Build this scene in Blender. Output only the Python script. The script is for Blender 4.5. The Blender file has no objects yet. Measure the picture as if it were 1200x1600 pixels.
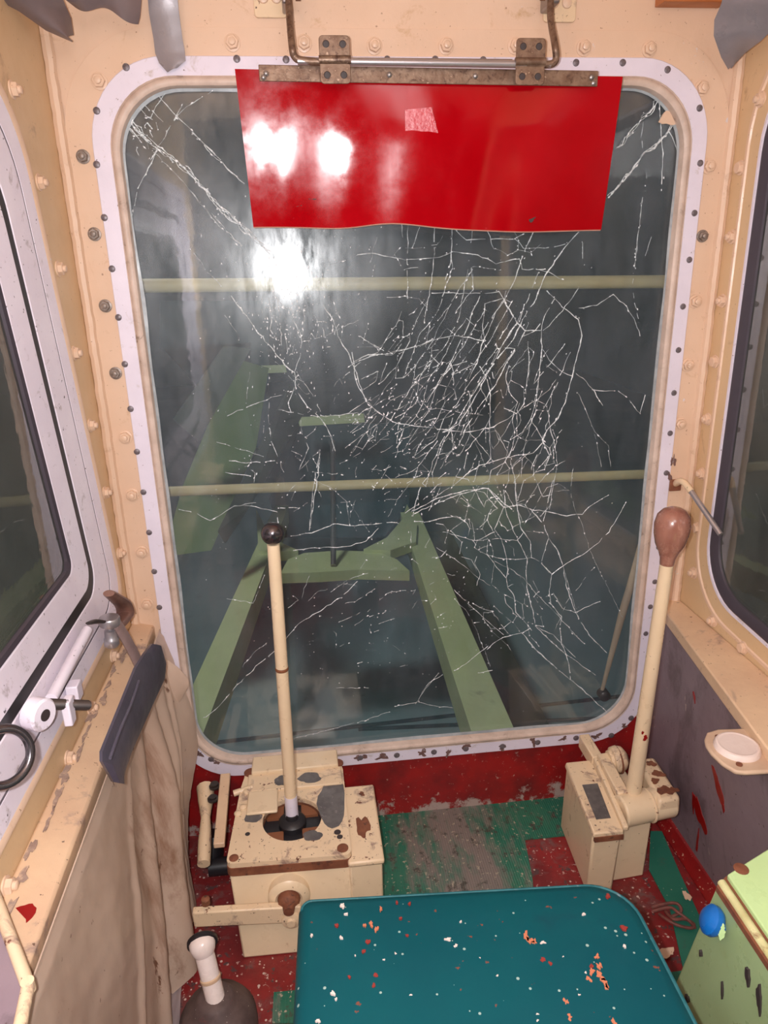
import bpy, bmesh, math, random
from mathutils import Vector, Matrix, noise
from mathutils.geometry import delaunay_2d_cdt
S = bpy.context.scene
C = S.collection
V = Vector
PI = math.pi
# ------------------------------------------------------------------ camera
F = 1117.0
def _n(v): return V(v).normalized()
_v = _n((83, 3255, F)); _nn = V((-135, -380, F)); _nn = (_nn - _v * _nn.dot(_v)).normalized()
_x = _v.cross(_nn).normalized()
M3 = Matrix((_x, _nn, -_v))                       # world = M3 @ camera(right, down, forward)
CAM = V((0, -1.4, 1.265))
def P(px, py, ax, val):
    """point of the world plane (axis ax = val) seen at a pixel of the photograph"""
    d = M3 @ V((px - 600, py - 800, F))
    return CAM + d * ((val - CAM[ax]) / d[ax])
def PD(px, py, depth):
    return CAM + M3 @ V((px - 600, py - 800, F)) * (depth / F)
cd = bpy.data.cameras.new('camera'); cam = bpy.data.objects.new('camera', cd); C.objects.link(cam)
cd.sensor_fit = 'HORIZONTAL'; cd.sensor_width = 36; cd.lens = F / 1200 * 36; cd.clip_start = 0.02; cd.clip_end = 100
r, d, f = M3.col[0], M3.col[1], M3.col[2]
mw = Matrix.Identity(4)
for i in range(3):
    mw[i][0] = r[i]; mw[i][1] = -d[i]; mw[i][2] = -f[i]; mw[i][3] = CAM[i]
cam.matrix_world = mw
S.camera = cam
# ------------------------------------------------------------------ world, lights, exposure
w = bpy.data.worlds.new('night'); S.world = w; w.use_nodes = True
w.node_tree.nodes['Background'].inputs[0].default_value = (0.55, 0.75, 0.8, 1)
w.node_tree.nodes['Background'].inputs[1].default_value = 0.02
def lamp(name, kind, loc, energy, color, size=0.01, target=None):
    l = bpy.data.lights.new(name, kind); l.energy = energy; l.color = color
    if kind == 'AREA': l.size = size
    else: l.shadow_soft_size = size
    o = bpy.data.objects.new(name, l); C.objects.link(o); o.location = loc
    if target is not None:
        o.rotation_euler = (V(target) - V(loc)).to_track_quat('-Z', 'Y').to_euler()
    return o
fl = CAM + M3 @ V((-0.034, -0.008, 0.0))
lamp('phone_flash', 'POINT', fl, 47, (1.0, 0.975, 0.985), 0.008)
lamp('cab_fill_light', 'AREA', (0.2, -1.7, 1.78), 6, (1.0, 0.95, 0.95), 0.5, (0.2, -0.5, 0.5))  # added soft fill behind the camera, no known lamp of the cab
lamp('outside_fill_light', 'AREA', (-1.2, 1.2, 3.2), 48, (0.98, 1.0, 0.97), 0.6, (0.6, 3.6, -0.9))  # added fill that brightens the boom and deck outside
S.view_settings.view_transform = 'Standard'; S.view_settings.look = 'None'
S.view_settings.exposure = 0.0; S.view_settings.gamma = 1.0; S.view_settings.use_curve_mapping = False

# ------------------------------------------------------------------ materials
def srgb(c):
    return tuple(((x / 255) / 12.92 if x / 255 <= 0.04045 else ((x / 255 + 0.055) / 1.055) ** 2.4) for x in c) + (1,)
class NT:
    def __init__(s, name):
        s.m = bpy.data.materials.new(name); s.m.use_nodes = True
        s.t = s.m.node_tree; s.t.nodes.clear()
        s.out = s.n('ShaderNodeOutputMaterial'); s.co = s.n('ShaderNodeTexCoord')
    def n(s, k, **kw):
        o = s.t.nodes.new(k)
        for a, b in kw.items(): setattr(o, a, b)
        return o
    def l(s, a, b): s.t.links.new(a, b)
    def mapped(s, scale=(1, 1, 1), rot=(0, 0, 0)):
        m = s.n('ShaderNodeMapping'); m.inputs['Scale'].default_value = scale; m.inputs['Rotation'].default_value = rot
        s.l(s.co.outputs['Object'], m.inputs[0]); return m.outputs[0]
    def noise(s, scale, detail=4, rough=.6, vec=None, dist=0):
        o = s.n('ShaderNodeTexNoise'); o.inputs['Scale'].default_value = scale; o.inputs['Detail'].default_value = detail
        o.inputs['Roughness'].default_value = rough; o.inputs['Distortion'].default_value = dist
        s.l(vec or s.co.outputs['Object'], o.inputs['Vector']); return o.outputs['Fac']
    def ramp(s, fac, a, b, va=0.0, vb=1.0):
        o = s.n('ShaderNodeMapRange'); o.inputs[1].default_value = a; o.inputs[2].default_value = b
        o.inputs[3].default_value = va; o.inputs[4].default_value = vb; o.clamp = True
        s.l(fac, o.inputs[0]); return o.outputs[0]
    def mix(s, fac, a, b):
        o = s.n('ShaderNodeMix', data_type='RGBA')
        if isinstance(fac, float): o.inputs[0].default_value = fac
        else: s.l(fac, o.inputs[0])
        for i, c in ((6, a), (7, b)):
            if isinstance(c, tuple): o.inputs[i].default_value = c
            else: s.l(c, o.inputs[i])
        return o.outputs[2]
    def math(s, op, a, b=None):
        o = s.n('ShaderNodeMath', operation=op)
        for i, c in ((0, a), (1, b)):
            if c is None: continue
            if isinstance(c, (int, float)): o.inputs[i].default_value = c
            else: s.l(c, o.inputs[i])
        return o.outputs[0]
    def pr(s, col, rough=.5, metal=0, bump=None, bstr=.3, bdist=.002, spec=.5, coat=0):
        p = s.n('ShaderNodeBsdfPrincipled')
        if isinstance(col, tuple): p.inputs['Base Color'].default_value = col
        else: s.l(col, p.inputs['Base Color'])
        if isinstance(rough, (int, float)): p.inputs['Roughness'].default_value = rough
        else: s.l(rough, p.inputs['Roughness'])
        p.inputs['Metallic'].default_value = metal; p.inputs['Specular IOR Level'].default_value = spec
        p.inputs['Coat Weight'].default_value = coat
        if bump is not None:
            b = s.n('ShaderNodeBump'); b.inputs['Strength'].default_value = bstr; b.inputs['Distance'].default_value = bdist
            s.l(bump, b.inputs['Height']); s.l(b.outputs[0], p.inputs['Normal'])
        s.l(p.outputs[0], s.out.inputs[0]); return p
def paint(name, base, var=None, vs=6, dirt=None, ds=14, da=.62, chip=None, cs=40, ca=.72, speck=None, ss=90, sa=.12,
          pit=None, ps=140, pa=.68,
          rough=.45, metal=0, bs=.25, bscale=60, stretch=(1, 1, 1), coat=0, spec=.5):
    t = NT(name); base = srgb(base); col = base
    vec = t.mapped(stretch)
    if var: col = t.mix(t.ramp(t.noise(vs, 5, .6, vec), .35, .65), base, srgb(var))
    if dirt: col = t.mix(t.ramp(t.noise(ds, 8, .7, vec, .5), da, da + .12), col, srgb(dirt))
    if chip: col = t.mix(t.ramp(t.noise(cs, 6, .65, vec), ca, ca + .02), col, srgb(chip))
    if pit: col = t.mix(t.ramp(t.noise(ps, 3, .6), pa, pa + .02), col, srgb(pit))
    if speck:
        v = t.n('ShaderNodeTexVoronoi'); v.inputs['Scale'].default_value = ss
        t.l(t.co.outputs['Object'], v.inputs['Vector'])
        sep = t.n('ShaderNodeSeparateColor'); t.l(v.outputs['Color'], sep.inputs[0])
        thr = t.math('MULTIPLY', t.ramp(sep.outputs[0], .7, 1.0), sa * 2.2)
        col = t.mix(t.math('LESS_THAN', v.outputs['Distance'], thr), col, srgb(speck))
    h = t.math('ADD', t.noise(bscale, 5, .6), t.math('MULTIPLY', t.noise(bscale * .12, 2), 1.2))
    rg = t.ramp(t.noise(25, 4), .3, .7, rough - .08, rough + .1)
    t.pr(col, rg, metal, h, bs, .0015, spec, coat)
    return t.m
def flat(name, c, rough=.5, metal=0, bs=.1, bscale=80):
    t = NT(name); c = srgb(c)
    t.pr(t.mix(t.noise(30, 4), c, tuple(x * .8 for x in c[:3]) + (1,)), rough, metal, t.noise(bscale, 3), bs, .001)
    return t.m
M = {}
M['cream'] = paint('cream_wall_paint', (224, 193, 168), (216, 183, 156), 3, (188, 152, 124), 16, .6, (214, 200, 190), 30, .69, pit=(170, 134, 108), pa=.69, rough=.36, bs=.4, bscale=45)
M['cream_side'] = paint('cream_side_wall_paint', (218, 186, 146), (208, 176, 136), 3, (172, 140, 108), 14, .6, pit=(150, 118, 88), pa=.7, rough=.4, bs=.35, bscale=45)
M['cream_dirty'] = paint('dirty_cream_paint', (222, 190, 156), (208, 174, 144), 8, (140, 118, 114), 9, .56, (110, 80, 66), 45, .68, pit=(110, 86, 72), pa=.69, rough=.45, bs=.5, bscale=50)
M['cream_worn'] = paint('worn_cream_enamel', (230, 204, 170), (222, 194, 160), 8, (150, 122, 110), 22, .55, (112, 66, 50), 46, .645, pit=(84, 60, 50), pa=.67, rough=.36, bs=.35, bscale=60)
M['cream_clean'] = paint('cream_enamel', (232, 208, 174), (224, 198, 164), 8, (186, 152, 118), 30, .62, (112, 72, 54), 50, .70, pit=(104, 80, 64), ps=100, pa=.71, rough=.32, bs=.25)
M['rust'] = paint('rusty_edge', (136, 84, 58), (110, 62, 44), 40, (70, 46, 40), 60, .55, rough=.7, bs=.6)
M['rust_metal'] = paint('rust_spotted_steel', (140, 116, 98), (110, 84, 68), 60, (84, 60, 50), 90, .52, (176, 150, 130), 120, .66, rough=.42, metal=.45, bs=.4, bscale=150)
M['bare'] = paint('bare_grey_metal', (116, 110, 108), (94, 88, 88), 40, (160, 150, 150), 90, .6, rough=.45, metal=.3, bs=.4)
M['white'] = paint('white_frame_paint', (228, 220, 234), (220, 212, 226), 10, (188, 174, 170), 24, .6, (116, 98, 90), 50, .69, pit=(120, 104, 98), pa=.7, rough=.35, bs=.2)
M['white_side'] = paint('white_side_frame_paint', (238, 230, 242), (230, 220, 234), 10, (176, 164, 168), 30, .6, (80, 66, 72), 60, .68, pit=(70, 60, 66), pa=.7, rough=.35, bs=.2)
M['gasket'] = paint('beige_rubber_gasket', (214, 192, 178), (186, 164, 150), 20, (140, 118, 104), 40, .6, rough=.5, bs=.3)
M['sealant'] = paint('grey_glass_sealant', (170, 176, 180), (140, 146, 150), 30, rough=.4)
M['darkgasket'] = flat('dark_rubber', (70, 62, 72), .5)
M['black'] = flat('black_rubber', (34, 32, 36), .45)
M['groove'] = flat('grey_groove', (120, 112, 124), .6)
M['redfloor'] = paint('red_deck_paint', (140, 38, 38), (108, 32, 34), 14, (112, 80, 78), 12, .55, (84, 60, 60), 34, .60, (200, 176, 166), 120, .16, pit=(176, 140, 132), ps=90, pa=.64, rough=.4, bs=.6, bscale=50)
M['redtrim'] = paint('red_kerb_paint', (150, 28, 28), (124, 24, 26), 10, (96, 50, 46), 20, .64, (232, 200, 170), 50, .68, pit=(200, 150, 130), ps=120, pa=.66, rough=.35, bs=.5)
M['greypanel'] = paint('grey_panel_paint', (142, 124, 132), (130, 112, 120), 5, (108, 92, 98), 8, .52, (172, 152, 144), 22, .69, pit=(96, 76, 78), ps=80, pa=.68, rough=.5, bs=.3, stretch=(1, 1, .5))
M['redpaint'] = flat('red_paint_splash', (150, 18, 16), .3)
M['chrome'] = flat('worn_chrome', (196, 190, 194), .3, .75)
M['darkchrome'] = flat('dark_chrome', (104, 98, 102), .2, .85)
M['steel'] = flat('dull_steel', (160, 152, 150), .35, .8)
M['darksteel'] = flat('dark_steel', (84, 76, 74), .4, .7)
M['brown'] = flat('brown_paint', (134, 82, 52), .6)
M['tarp'] = paint('dirty_beige_tarp', (204, 180, 162), (182, 156, 138), 5, (142, 108, 88), 6, .56, (116, 82, 64), 16, .66, rough=.42, bs=.2, bscale=30, stretch=(1, 1, .35), pit=(120, 90, 74), ps=50, pa=.70)
M['greytarp'] = paint('grey_tarp', (158, 142, 142), (140, 126, 128), 6, rough=.5, bs=.2)
M['greycloth'] = paint('grey_brown_sheet', (122, 106, 106), (100, 86, 86), 5, rough=.4, bs=.15, bscale=20)
M['ducttape'] = paint('silver_duct_tape', (146, 138, 142), (130, 124, 128), 8, (108, 102, 114), 40, .64, rough=.32, metal=.15, bs=.3)
M['darktape'] = paint('dark_grey_tape', (88, 84, 98), (76, 72, 86), 10, (60, 56, 68), 30, .62, rough=.4, bs=.3)
M['browntape'] = paint('brownish_tape', (160, 136, 132), (140, 116, 114), 20, rough=.45, bs=.3)
M['hook'] = paint('brown_hook_metal', (140, 104, 92), (116, 84, 74), 30, rough=.4, metal=.3)
M['wood'] = paint('varnished_pear_knob', (160, 112, 96), (144, 94, 80), 30, (180, 132, 114), 40, .56, rough=.25, bs=.1, stretch=(1, 1, .4), coat=.4)
M['vinyl'] = paint('teal_vinyl', (4, 80, 88), (4, 74, 84), 6, (12, 72, 82), 14, .62, rough=.5, bs=.12, bscale=30, speck=(150, 175, 168), ss=90, sa=.09, pit=(120, 74, 62), ps=60, pa=.70, spec=.25)
M['vinyledge'] = paint('scuffed_vinyl_edge', (46, 110, 118), (16, 88, 96), 30, (130, 140, 146), 40, .6, rough=.5)
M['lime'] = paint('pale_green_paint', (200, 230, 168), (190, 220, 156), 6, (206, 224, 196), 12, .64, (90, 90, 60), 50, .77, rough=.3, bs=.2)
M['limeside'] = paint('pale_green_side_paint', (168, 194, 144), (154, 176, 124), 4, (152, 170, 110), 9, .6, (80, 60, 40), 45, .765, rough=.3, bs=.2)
M['strip'] = paint('yellowed_strip', (214, 212, 160), (190, 184, 130), 30, (130, 84, 56), 24, .56, rough=.35)
M['blue'] = paint('blue_knob_paint', (24, 110, 190), (18, 96, 176), 20, rough=.3)
M['yellowrail'] = paint('dusty_yellow_rail', (196, 180, 140), (180, 160, 116), 12, (150, 110, 90), 30, .68, rough=.5)
M['boom'] = paint('green_boom_paint', (204, 212, 160), (190, 200, 148), 3, (152, 164, 124), 9, .62, rough=.5)
M['boomdark'] = paint('boom_dark_green', (52, 66, 58), (44, 54, 50), 5, rough=.6)  # dark green, also the colour of the right chord's modelled shadow
M['deck'] = paint('teal_deck_paint', (138, 162, 166), (122, 148, 154), 1.5, (104, 122, 126), 4, .62, rough=.6)
M['tealdark'] = paint('teal_machine_paint', (50, 82, 90), (40, 66, 76), 2, rough=.6)
M['caplid'] = paint('white_plastic_lid', (232, 214, 206), (222, 202, 194), 20, (180, 150, 140), 50, .68, rough=.4)
M['lidplate'] = paint('beige_lid_plate', (206, 178, 152), (190, 160, 136), 14, (120, 84, 66), 40, .66, rough=.45)
M['wire'] = paint('reddish_wire', (128, 72, 64), (96, 56, 50), 60, rough=.6)
M['boot'] = paint('dusty_rubber_boot', (98, 80, 76), (76, 60, 58), 30, (130, 60, 56), 30, .62, speck=(180, 170, 160), ss=150, sa=.08, rough=.7)
M['knobwhite'] = paint('white_knob_plastic', (238, 224, 220), (232, 216, 208), 20, (190, 150, 130), 60, .7, rough=.25)
M['screw'] = paint('worn_screw_head', (126, 116, 120), (96, 86, 90), 300, (66, 56, 56), 400, .55, rough=.4, metal=.2)
M['bolt'] = paint('bare_bolt_head', (152, 140, 132), (120, 104, 94), 120, (196, 160, 124), 160, .6, rough=.42, metal=.25)
M['dot'] = flat('dark_socket', (60, 50, 50), .6)

# green floor mat: ribbed, worn grey in the middle
t = NT('green_ribbed_mat')
wv = t.n('ShaderNodeTexWave', wave_type='BANDS', bands_direction='X'); wv.inputs['Scale'].default_value = 60
t.l(t.co.outputs['Object'], wv.inputs[0])
base = t.mix(t.ramp(t.noise(9, 5), .4, .6), srgb((30, 104, 84)), srgb((48, 110, 88)))
sepx = t.n('ShaderNodeSeparateXYZ'); t.l(t.co.outputs['Object'], sepx.inputs[0])
dist = t.math('ABSOLUTE', t.math('SUBTRACT', sepx.outputs[0], 0.05))
wear = t.math('ADD', t.ramp(dist, .03, .17, .17, -.05), t.noise(10, 7, .7, t.mapped((1.6, .5, 1))))
base = t.mix(t.ramp(wear, .5, .66), base, srgb((122, 112, 106)))
base = t.mix(t.ramp(t.noise(40, 6, .75), .55, .62), base, srgb((70, 66, 58)))
base = t.mix(t.ramp(t.noise(110, 4), .62, .66), base, srgb((170, 160, 140)))
t.pr(base, .5, 0, t.math('ADD', wv.outputs['Fac'], t.noise(120, 3)), .35, .002)
M['mat'] = t.m
M['mat_strip'] = paint('green_mat_strip', (32, 106, 88), (44, 112, 92), 9, (70, 92, 80), 20, .6, speck=(170, 170, 150), ss=130, sa=.1, rough=.5, bs=.4)
# red visor plastic
t = NT('red_visor_plastic')
smear = t.noise(9, 6, .62)
col = t.mix(t.ramp(t.noise(5, 4), .4, .7), srgb((158, 2, 12)), srgb((172, 8, 20)))
col = t.mix(t.ramp(t.noise(34, 7, .75), .68, .76), col, srgb((196, 56, 68)))
t.pr(col, t.ramp(smear, .38, .70, .07, .22), 0, t.math('ADD', t.noise(4, 2), t.math('MULTIPLY', t.noise(14, 3), .1)), .06, .02, spec=.3)
M['visor'] = t.m
# glass
def glassmat(name, fa, fb, tint, gr=.02, haze=1.0, fcol=(200, 206, 214), ior=1.42):
    t = NT(name)
    tr = t.n('ShaderNodeBsdfTransparent'); tr.inputs[0].default_value = tint
    gl = t.n('ShaderNodeBsdfGlossy'); gl.inputs['Roughness'].default_value = gr
    b = t.n('ShaderNodeBump'); b.inputs['Strength'].default_value = .04; b.inputs['Distance'].default_value = .004
    t.l(t.noise(20, 3), b.inputs['Height']); t.l(b.outputs[0], gl.inputs['Normal'])
    fr = t.n('ShaderNodeFresnel'); fr.inputs[0].default_value = ior
    m1 = t.n('ShaderNodeMixShader'); t.l(fr.outputs[0], m1.inputs[0]); t.l(tr.outputs[0], m1.inputs[1]); t.l(gl.outputs[0], m1.inputs[2])
    df = t.n('ShaderNodeBsdfDiffuse'); df.inputs[0].default_value = srgb(fcol)
    streak = t.math('MULTIPLY', t.noise(9, 7, .65, t.mapped((1.4, 1, .45)), .4), t.ramp(t.noise(120, 4), .2, .8, .7, 1.3))
    m2 = t.n('ShaderNodeMixShader'); t.l(t.ramp(streak, .35, .68, fa, fb), m2.inputs[0])
    t.l(m1.outputs[0], m2.inputs[1]); t.l(df.outputs[0], m2.inputs[2])
    last = m2
    for rg, lo, hi, sc in ((.19, -.012, .05, 22), (.34, .0, .028, 9), (.5, .004, .02, 4)):      # greasy film spreads reflections
        g2 = t.n('ShaderNodeBsdfGlossy'); g2.inputs['Roughness'].default_value = rg
        m3 = t.n('ShaderNodeMixShader'); t.l(t.math('MAXIMUM', t.ramp(t.noise(sc, 6, .7, t.mapped((1.5, 1, .5))), .3, .7, lo * haze, hi * haze), 0.0), m3.inputs[0])
        t.l(last.outputs[0], m3.inputs[1]); t.l(g2.outputs[0], m3.inputs[2]); last = m3
    t.l(last.outputs[0], t.out.inputs[0]); return t.m
M['glass'] = glassmat('dusty_window_glass', .010, .05, (.93, .96, .96, 1), fcol=(190, 200, 216))
M['glass_side'] = glassmat('side_window_glass', .05, .12, (.72, .78, .76, 1), .01, 1.2, (190, 196, 184), 2.5)
t = NT('crack_white')
tr = t.n('ShaderNodeBsdfTransparent')
p = t.n('ShaderNodeBsdfPrincipled'); p.inputs['Base Color'].default_value = (.75, .8, .82, 1); p.inputs['Roughness'].default_value = .25
mx = t.n('ShaderNodeMixShader'); t.l(t.ramp(t.noise(260, 3, .7),   .30, .55, .25, 1.0), mx.inputs[0])
t.l(tr.outputs[0], mx.inputs[1]); t.l(p.outputs[0], mx.inputs[2]); t.l(mx.outputs[0], t.out.inputs[0])
M['crack'] = t.m
t = NT('white_glint'); t.pr((.95, .97, 1, 1), .2, 0); M['glint'] = t.m  # near-white colour for the modelled glints

# ------------------------------------------------------------------ mesh helpers
def finish(bm, smooth=False, ang=None):
    bmesh.ops.remove_doubles(bm, verts=bm.verts, dist=1e-6)
    bmesh.ops.recalc_face_normals(bm, faces=bm.faces)
def islands(bm):
    seen = set(); out = []
    for v in bm.verts:
        if v in seen: continue
        st_ = [v]; comp = []; seen.add(v)
        while st_:
            q = st_.pop(); comp.append(q)
            for e in q.link_edges:
                o_ = e.other_vert(q)
                if o_ not in seen: seen.add(o_); st_.append(o_)
        nb = bmesh.new(); mp_ = {q: nb.verts.new(q.co) for q in comp}
        for f_ in {f for q in comp for f in q.link_faces}: nb.faces.new([mp_[q] for q in f_.verts])
        out.append(nb)
    return out
def obj(name, bm, mat, parent=None, label=None, smooth=True, angle=40, bevel=0, split=False):
    finish(bm)
    if split:
        parts = [obj(name, nb, mat, parent, label, smooth, angle, bevel) for nb in islands(bm)]
        bm.free(); return parts[0]
    off = V((0, 0, 0))
    if parent is not None:
        off = V(parent['_off'])
    else:
        xs = [v.co for v in bm.verts]
        off = V((sum(v.x for v in xs) / len(xs), sum(v.y for v in xs) / len(xs), min(v.z for v in xs)))
    for v in bm.verts: v.co -= off
    me = bpy.data.meshes.new(name); bm.to_mesh(me); bm.free()
    if isinstance(mat, (list, tuple)):
        for m in mat: me.materials.append(M[m])
    else: me.materials.append(M[mat])
    if smooth:
        for p_ in me.polygons: p_.use_smooth = True
        me.set_sharp_from_angle(angle=math.radians(angle))
    o = bpy.data.objects.new(name, me); C.objects.link(o)
    if parent is not None: o.parent = parent
    else: o.location = off
    o['_off'] = tuple(off)
    if bevel:
        b = o.modifiers.new('bevel', 'BEVEL'); b.width = bevel; b.segments = 2; b.limit_method = 'ANGLE'; b.angle_limit = math.radians(35)
    if label: o['label'] = label
    return o
def thing(name, label, cat, loc, group=None):
    o = bpy.data.objects.new(name, None); C.objects.link(o); o.location = loc; o.empty_display_size = .05
    o['_off'] = tuple(loc); o['label'] = label; o['category'] = cat
    if group: o['group'] = group
    return o
def tag(o, label, cat, group=None, kind=None):
    o['label'] = label; o['category'] = cat
    if group: o['group'] = group
    if kind: o['kind'] = kind
    return o
def struct(o, label=None):
    o['kind'] = 'structure'
    if label: o['label'] = label
    return o
def BM(): return bmesh.new()
def box(bm, lo, hi, mat=Matrix.Identity(4)):
    vs = [bm.verts.new(mat @ V((x, y, z))) for x in (lo[0], hi[0]) for y in (lo[1], hi[1]) for z in (lo[2], hi[2])]
    for a in ((0, 1, 3, 2), (4, 6, 7, 5), (0, 4, 5, 1), (2, 3, 7, 6), (0, 2, 6, 4), (1, 5, 7, 3)):
        bm.faces.new([vs[i] for i in a])
def hexa(bm, pts):
    """box from 8 points: bottom loop of four, top loop of four"""
    vs = [bm.verts.new(p) for p in pts]
    for a in ((3, 2, 1, 0), (4, 5, 6, 7), (0, 1, 5, 4), (1, 2, 6, 5), (2, 3, 7, 6), (3, 0, 4, 7)):
        bm.faces.new([vs[i] for i in a])
def frame(d):
    d = V(d).normalized(); a = V((0, 0, 1)) if abs(d.z) < .9 else V((1, 0, 0))
    u = d.cross(a).normalized(); return u, d.cross(u).normalized()
def loft(bm, loops, closed=True, cap0=True, cap1=True, wrap=False):
    L = [[bm.verts.new(p) for p in lp] for lp in loops]
    n = len(L[0]); rng = range(n if closed else n - 1)
    pairs = list(zip(L[:-1], L[1:])) + ([(L[-1], L[0])] if wrap else [])
    for a, b in pairs:
        for i in rng:
            j = (i + 1) % n; bm.faces.new((a[i], a[j], b[j], b[i]))
    if not wrap:
        if cap0: bm.faces.new(list(reversed(L[0])))
        if cap1: bm.faces.new(L[-1])
def lathe(bm, base, axis, prof, n=24):
    base = V(base); axis = V(axis).normalized(); u, v = frame(axis)
    loops = []
    for rr, h in prof:
        loops.append([base + axis * h + (u * math.cos(2 * PI * i / n) + v * math.sin(2 * PI * i / n)) * max(rr, 1e-4) for i in range(n)])
    loft(bm, loops)
def smoothpath(pts, k=6):
    pts = [V(p) for p in pts]
    if len(pts) < 3: return pts
    out = []
    for i in range(len(pts) - 1):
        p0 = pts[max(i - 1, 0)]; p1 = pts[i]; p2 = pts[i + 1]; p3 = pts[min(i + 2, len(pts) - 1)]
        for j in range(k):
            t_ = j / k
            out.append(.5 * ((2 * p1) + (p2 - p0) * t_ + (2 * p0 - 5 * p1 + 4 * p2 - p3) * t_ * t_ + (3 * p1 - p0 - 3 * p2 + p3) * t_ ** 3))
    out.append(pts[-1]); return out
def tube(bm, pts, rad, n=12, smooth=0, flat_=1.0, up=None):
    if smooth: pts = smoothpath(pts, smooth)
    pts = [V(p) for p in pts]; m = len(pts)
    rs = rad if isinstance(rad, (list, tuple)) else [rad, rad]
    loops = []; u = None
    for i, p_ in enumerate(pts):
        d_ = (pts[min(i + 1, m - 1)] - pts[max(i - 1, 0)]).normalized()
        if u is None:
            u = frame(d_)[0] if up is None else (V(up) - d_ * V(up).dot(d_)).normalized()
        else: u = (u - d_ * u.dot(d_)).normalized()
        v = d_.cross(u)
        s_ = i / (m - 1) * (len(rs) - 1); a = int(min(s_, len(rs) - 2)); rr = rs[a] + (rs[a + 1] - rs[a]) * (s_ - a)
        loops.append([p_ + (u * math.cos(2 * PI * j / n) + v * math.sin(2 * PI * j / n) * flat_) * rr for j in range(n)])
    loft(bm, loops)
def plate(bm, outer, holes, thick):
    """flat polygon with holes, extruded by the vector thick"""
    es = []
    for lp in [outer] + holes:
        vs = [bm.verts.new(p) for p in lp]
        es += [bm.edges.new((vs[i], vs[(i + 1) % len(vs)])) for i in range(len(vs))]
    r_ = bmesh.ops.triangle_fill(bm, use_beauty=True, edges=es)
    fs = [g for g in r_['geom'] if isinstance(g, bmesh.types.BMFace)]
    e = bmesh.ops.extrude_face_region(bm, geom=fs)
    for g in e['geom']:
        if isinstance(g, bmesh.types.BMVert): g.co += V(thick)
    bmesh.ops.recalc_face_normals(bm, faces=bm.faces)
def rpoly(pts, rads, n=10):
    """2-D polygon with rounded corners"""
    out = []; m = len(pts)
    if isinstance(rads, (int, float)): rads = [rads] * m
    for i in range(m):
        p0, p1, p2 = V(pts[i - 1]).to_2d(), V(pts[i]).to_2d(), V(pts[(i + 1) % m]).to_2d()
        a = (p0 - p1).normalized(); b = (p2 - p1).normalized(); th = a.angle(b); rr = max(rads[i], 1e-4)
        tl = rr / math.tan(th / 2); c = p1 + (a + b).normalized() * (rr / math.sin(th / 2))
        s_ = p1 + a * tl - c; e_ = p1 + b * tl - c
        a0 = math.atan2(s_.y, s_.x); da = math.atan2(e_.y, e_.x) - a0
        while da > PI: da -= 2 * PI
        while da < -PI: da += 2 * PI
        for k in range(n + 1): out.append(c + V((math.cos(a0 + da * k / n), math.sin(a0 + da * k / n))) * rr)
    return out
def inset(pts, dd):
    """convex polygon moved inward by dd"""
    m = len(pts); P2 = [V(p).to_2d() for p in pts]; cen = sum(P2, V((0, 0))) / m; ls = []
    for i in range(m):
        a, b = P2[i], P2[(i + 1) % m]; t_ = (b - a).normalized(); nn = V((-t_.y, t_.x))
        if (cen - a).dot(nn) < 0: nn = -nn
        ls.append((a + nn * dd, t_))
    out = []
    for i in range(m):
        (a, u), (b, v) = ls[i - 1], ls[i]; den = u.x * v.y - u.y * v.x
        s_ = ((b - a).x * v.y - (b - a).y * v.x) / den; out.append(a + u * s_)
    return out
def XZ(lp, y): return [V((p_[0], y, p_[1])) for p_ in lp]
def YZ(lp, x): return [V((x, p_[0], p_[1])) for p_ in lp]
def blob(bm, c, u, v, ru, rv, seed, th, n=18, jit=.35):
    rn = random.Random(seed); c = V(c); u = V(u); v = V(v); nn = V(th); pts = []
    ph = [rn.uniform(0, 6.28) for _ in range(4)]
    for i in range(n):
        a = 2 * PI * i / n; k = 1 + jit * (.5 * math.sin(2 * a + ph[0]) + .4 * math.sin(3 * a + ph[1]) + .4 * math.sin(5 * a + ph[2]) + .3 * rn.uniform(-1, 1))
        pts.append(c + u * math.cos(a) * ru * k + v * math.sin(a) * rv * k)
    loft(bm, [pts, [p_ + nn for p_ in pts]])
def pxpoly(bm, pix, ax, val, thick):
    lp = [P(a, b, ax, val) for a, b in pix]
    plate(bm, lp, [], thick)
def hexbolt(bm, c, nrm, s=.0105, stud=True, seed=0):
    nrm = V(nrm); c = V(c)
    lathe(bm, c, nrm, [(s * 1.25, 0), (s * 1.25, .002), (s * 1.1, .0025)], 20)
    u, v = frame(nrm); a0 = seed * 1.3
    def hx(h, k): return [c + nrm * h + (u * math.cos(a0 + PI / 3 * i) + v * math.sin(a0 + PI / 3 * i)) * s * k for i in range(6)]
    loft(bm, [hx(.002, 1), hx(.0085, 1), hx(.0095, .88)])
    if stud: lathe(bm, c, nrm, [(s * .55, .009), (s * .55, .0135), (s * .4, .0145)], 12)
def screw(bm, c, nrm, rr=.0058):
    lathe(bm, c, nrm, [(rr, 0), (rr * .95, .0012), (rr * .55, .0022), (0, .0024)], 14)

# ================================================================== THE SETTING
XL, XR = -0.39, 0.82
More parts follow.
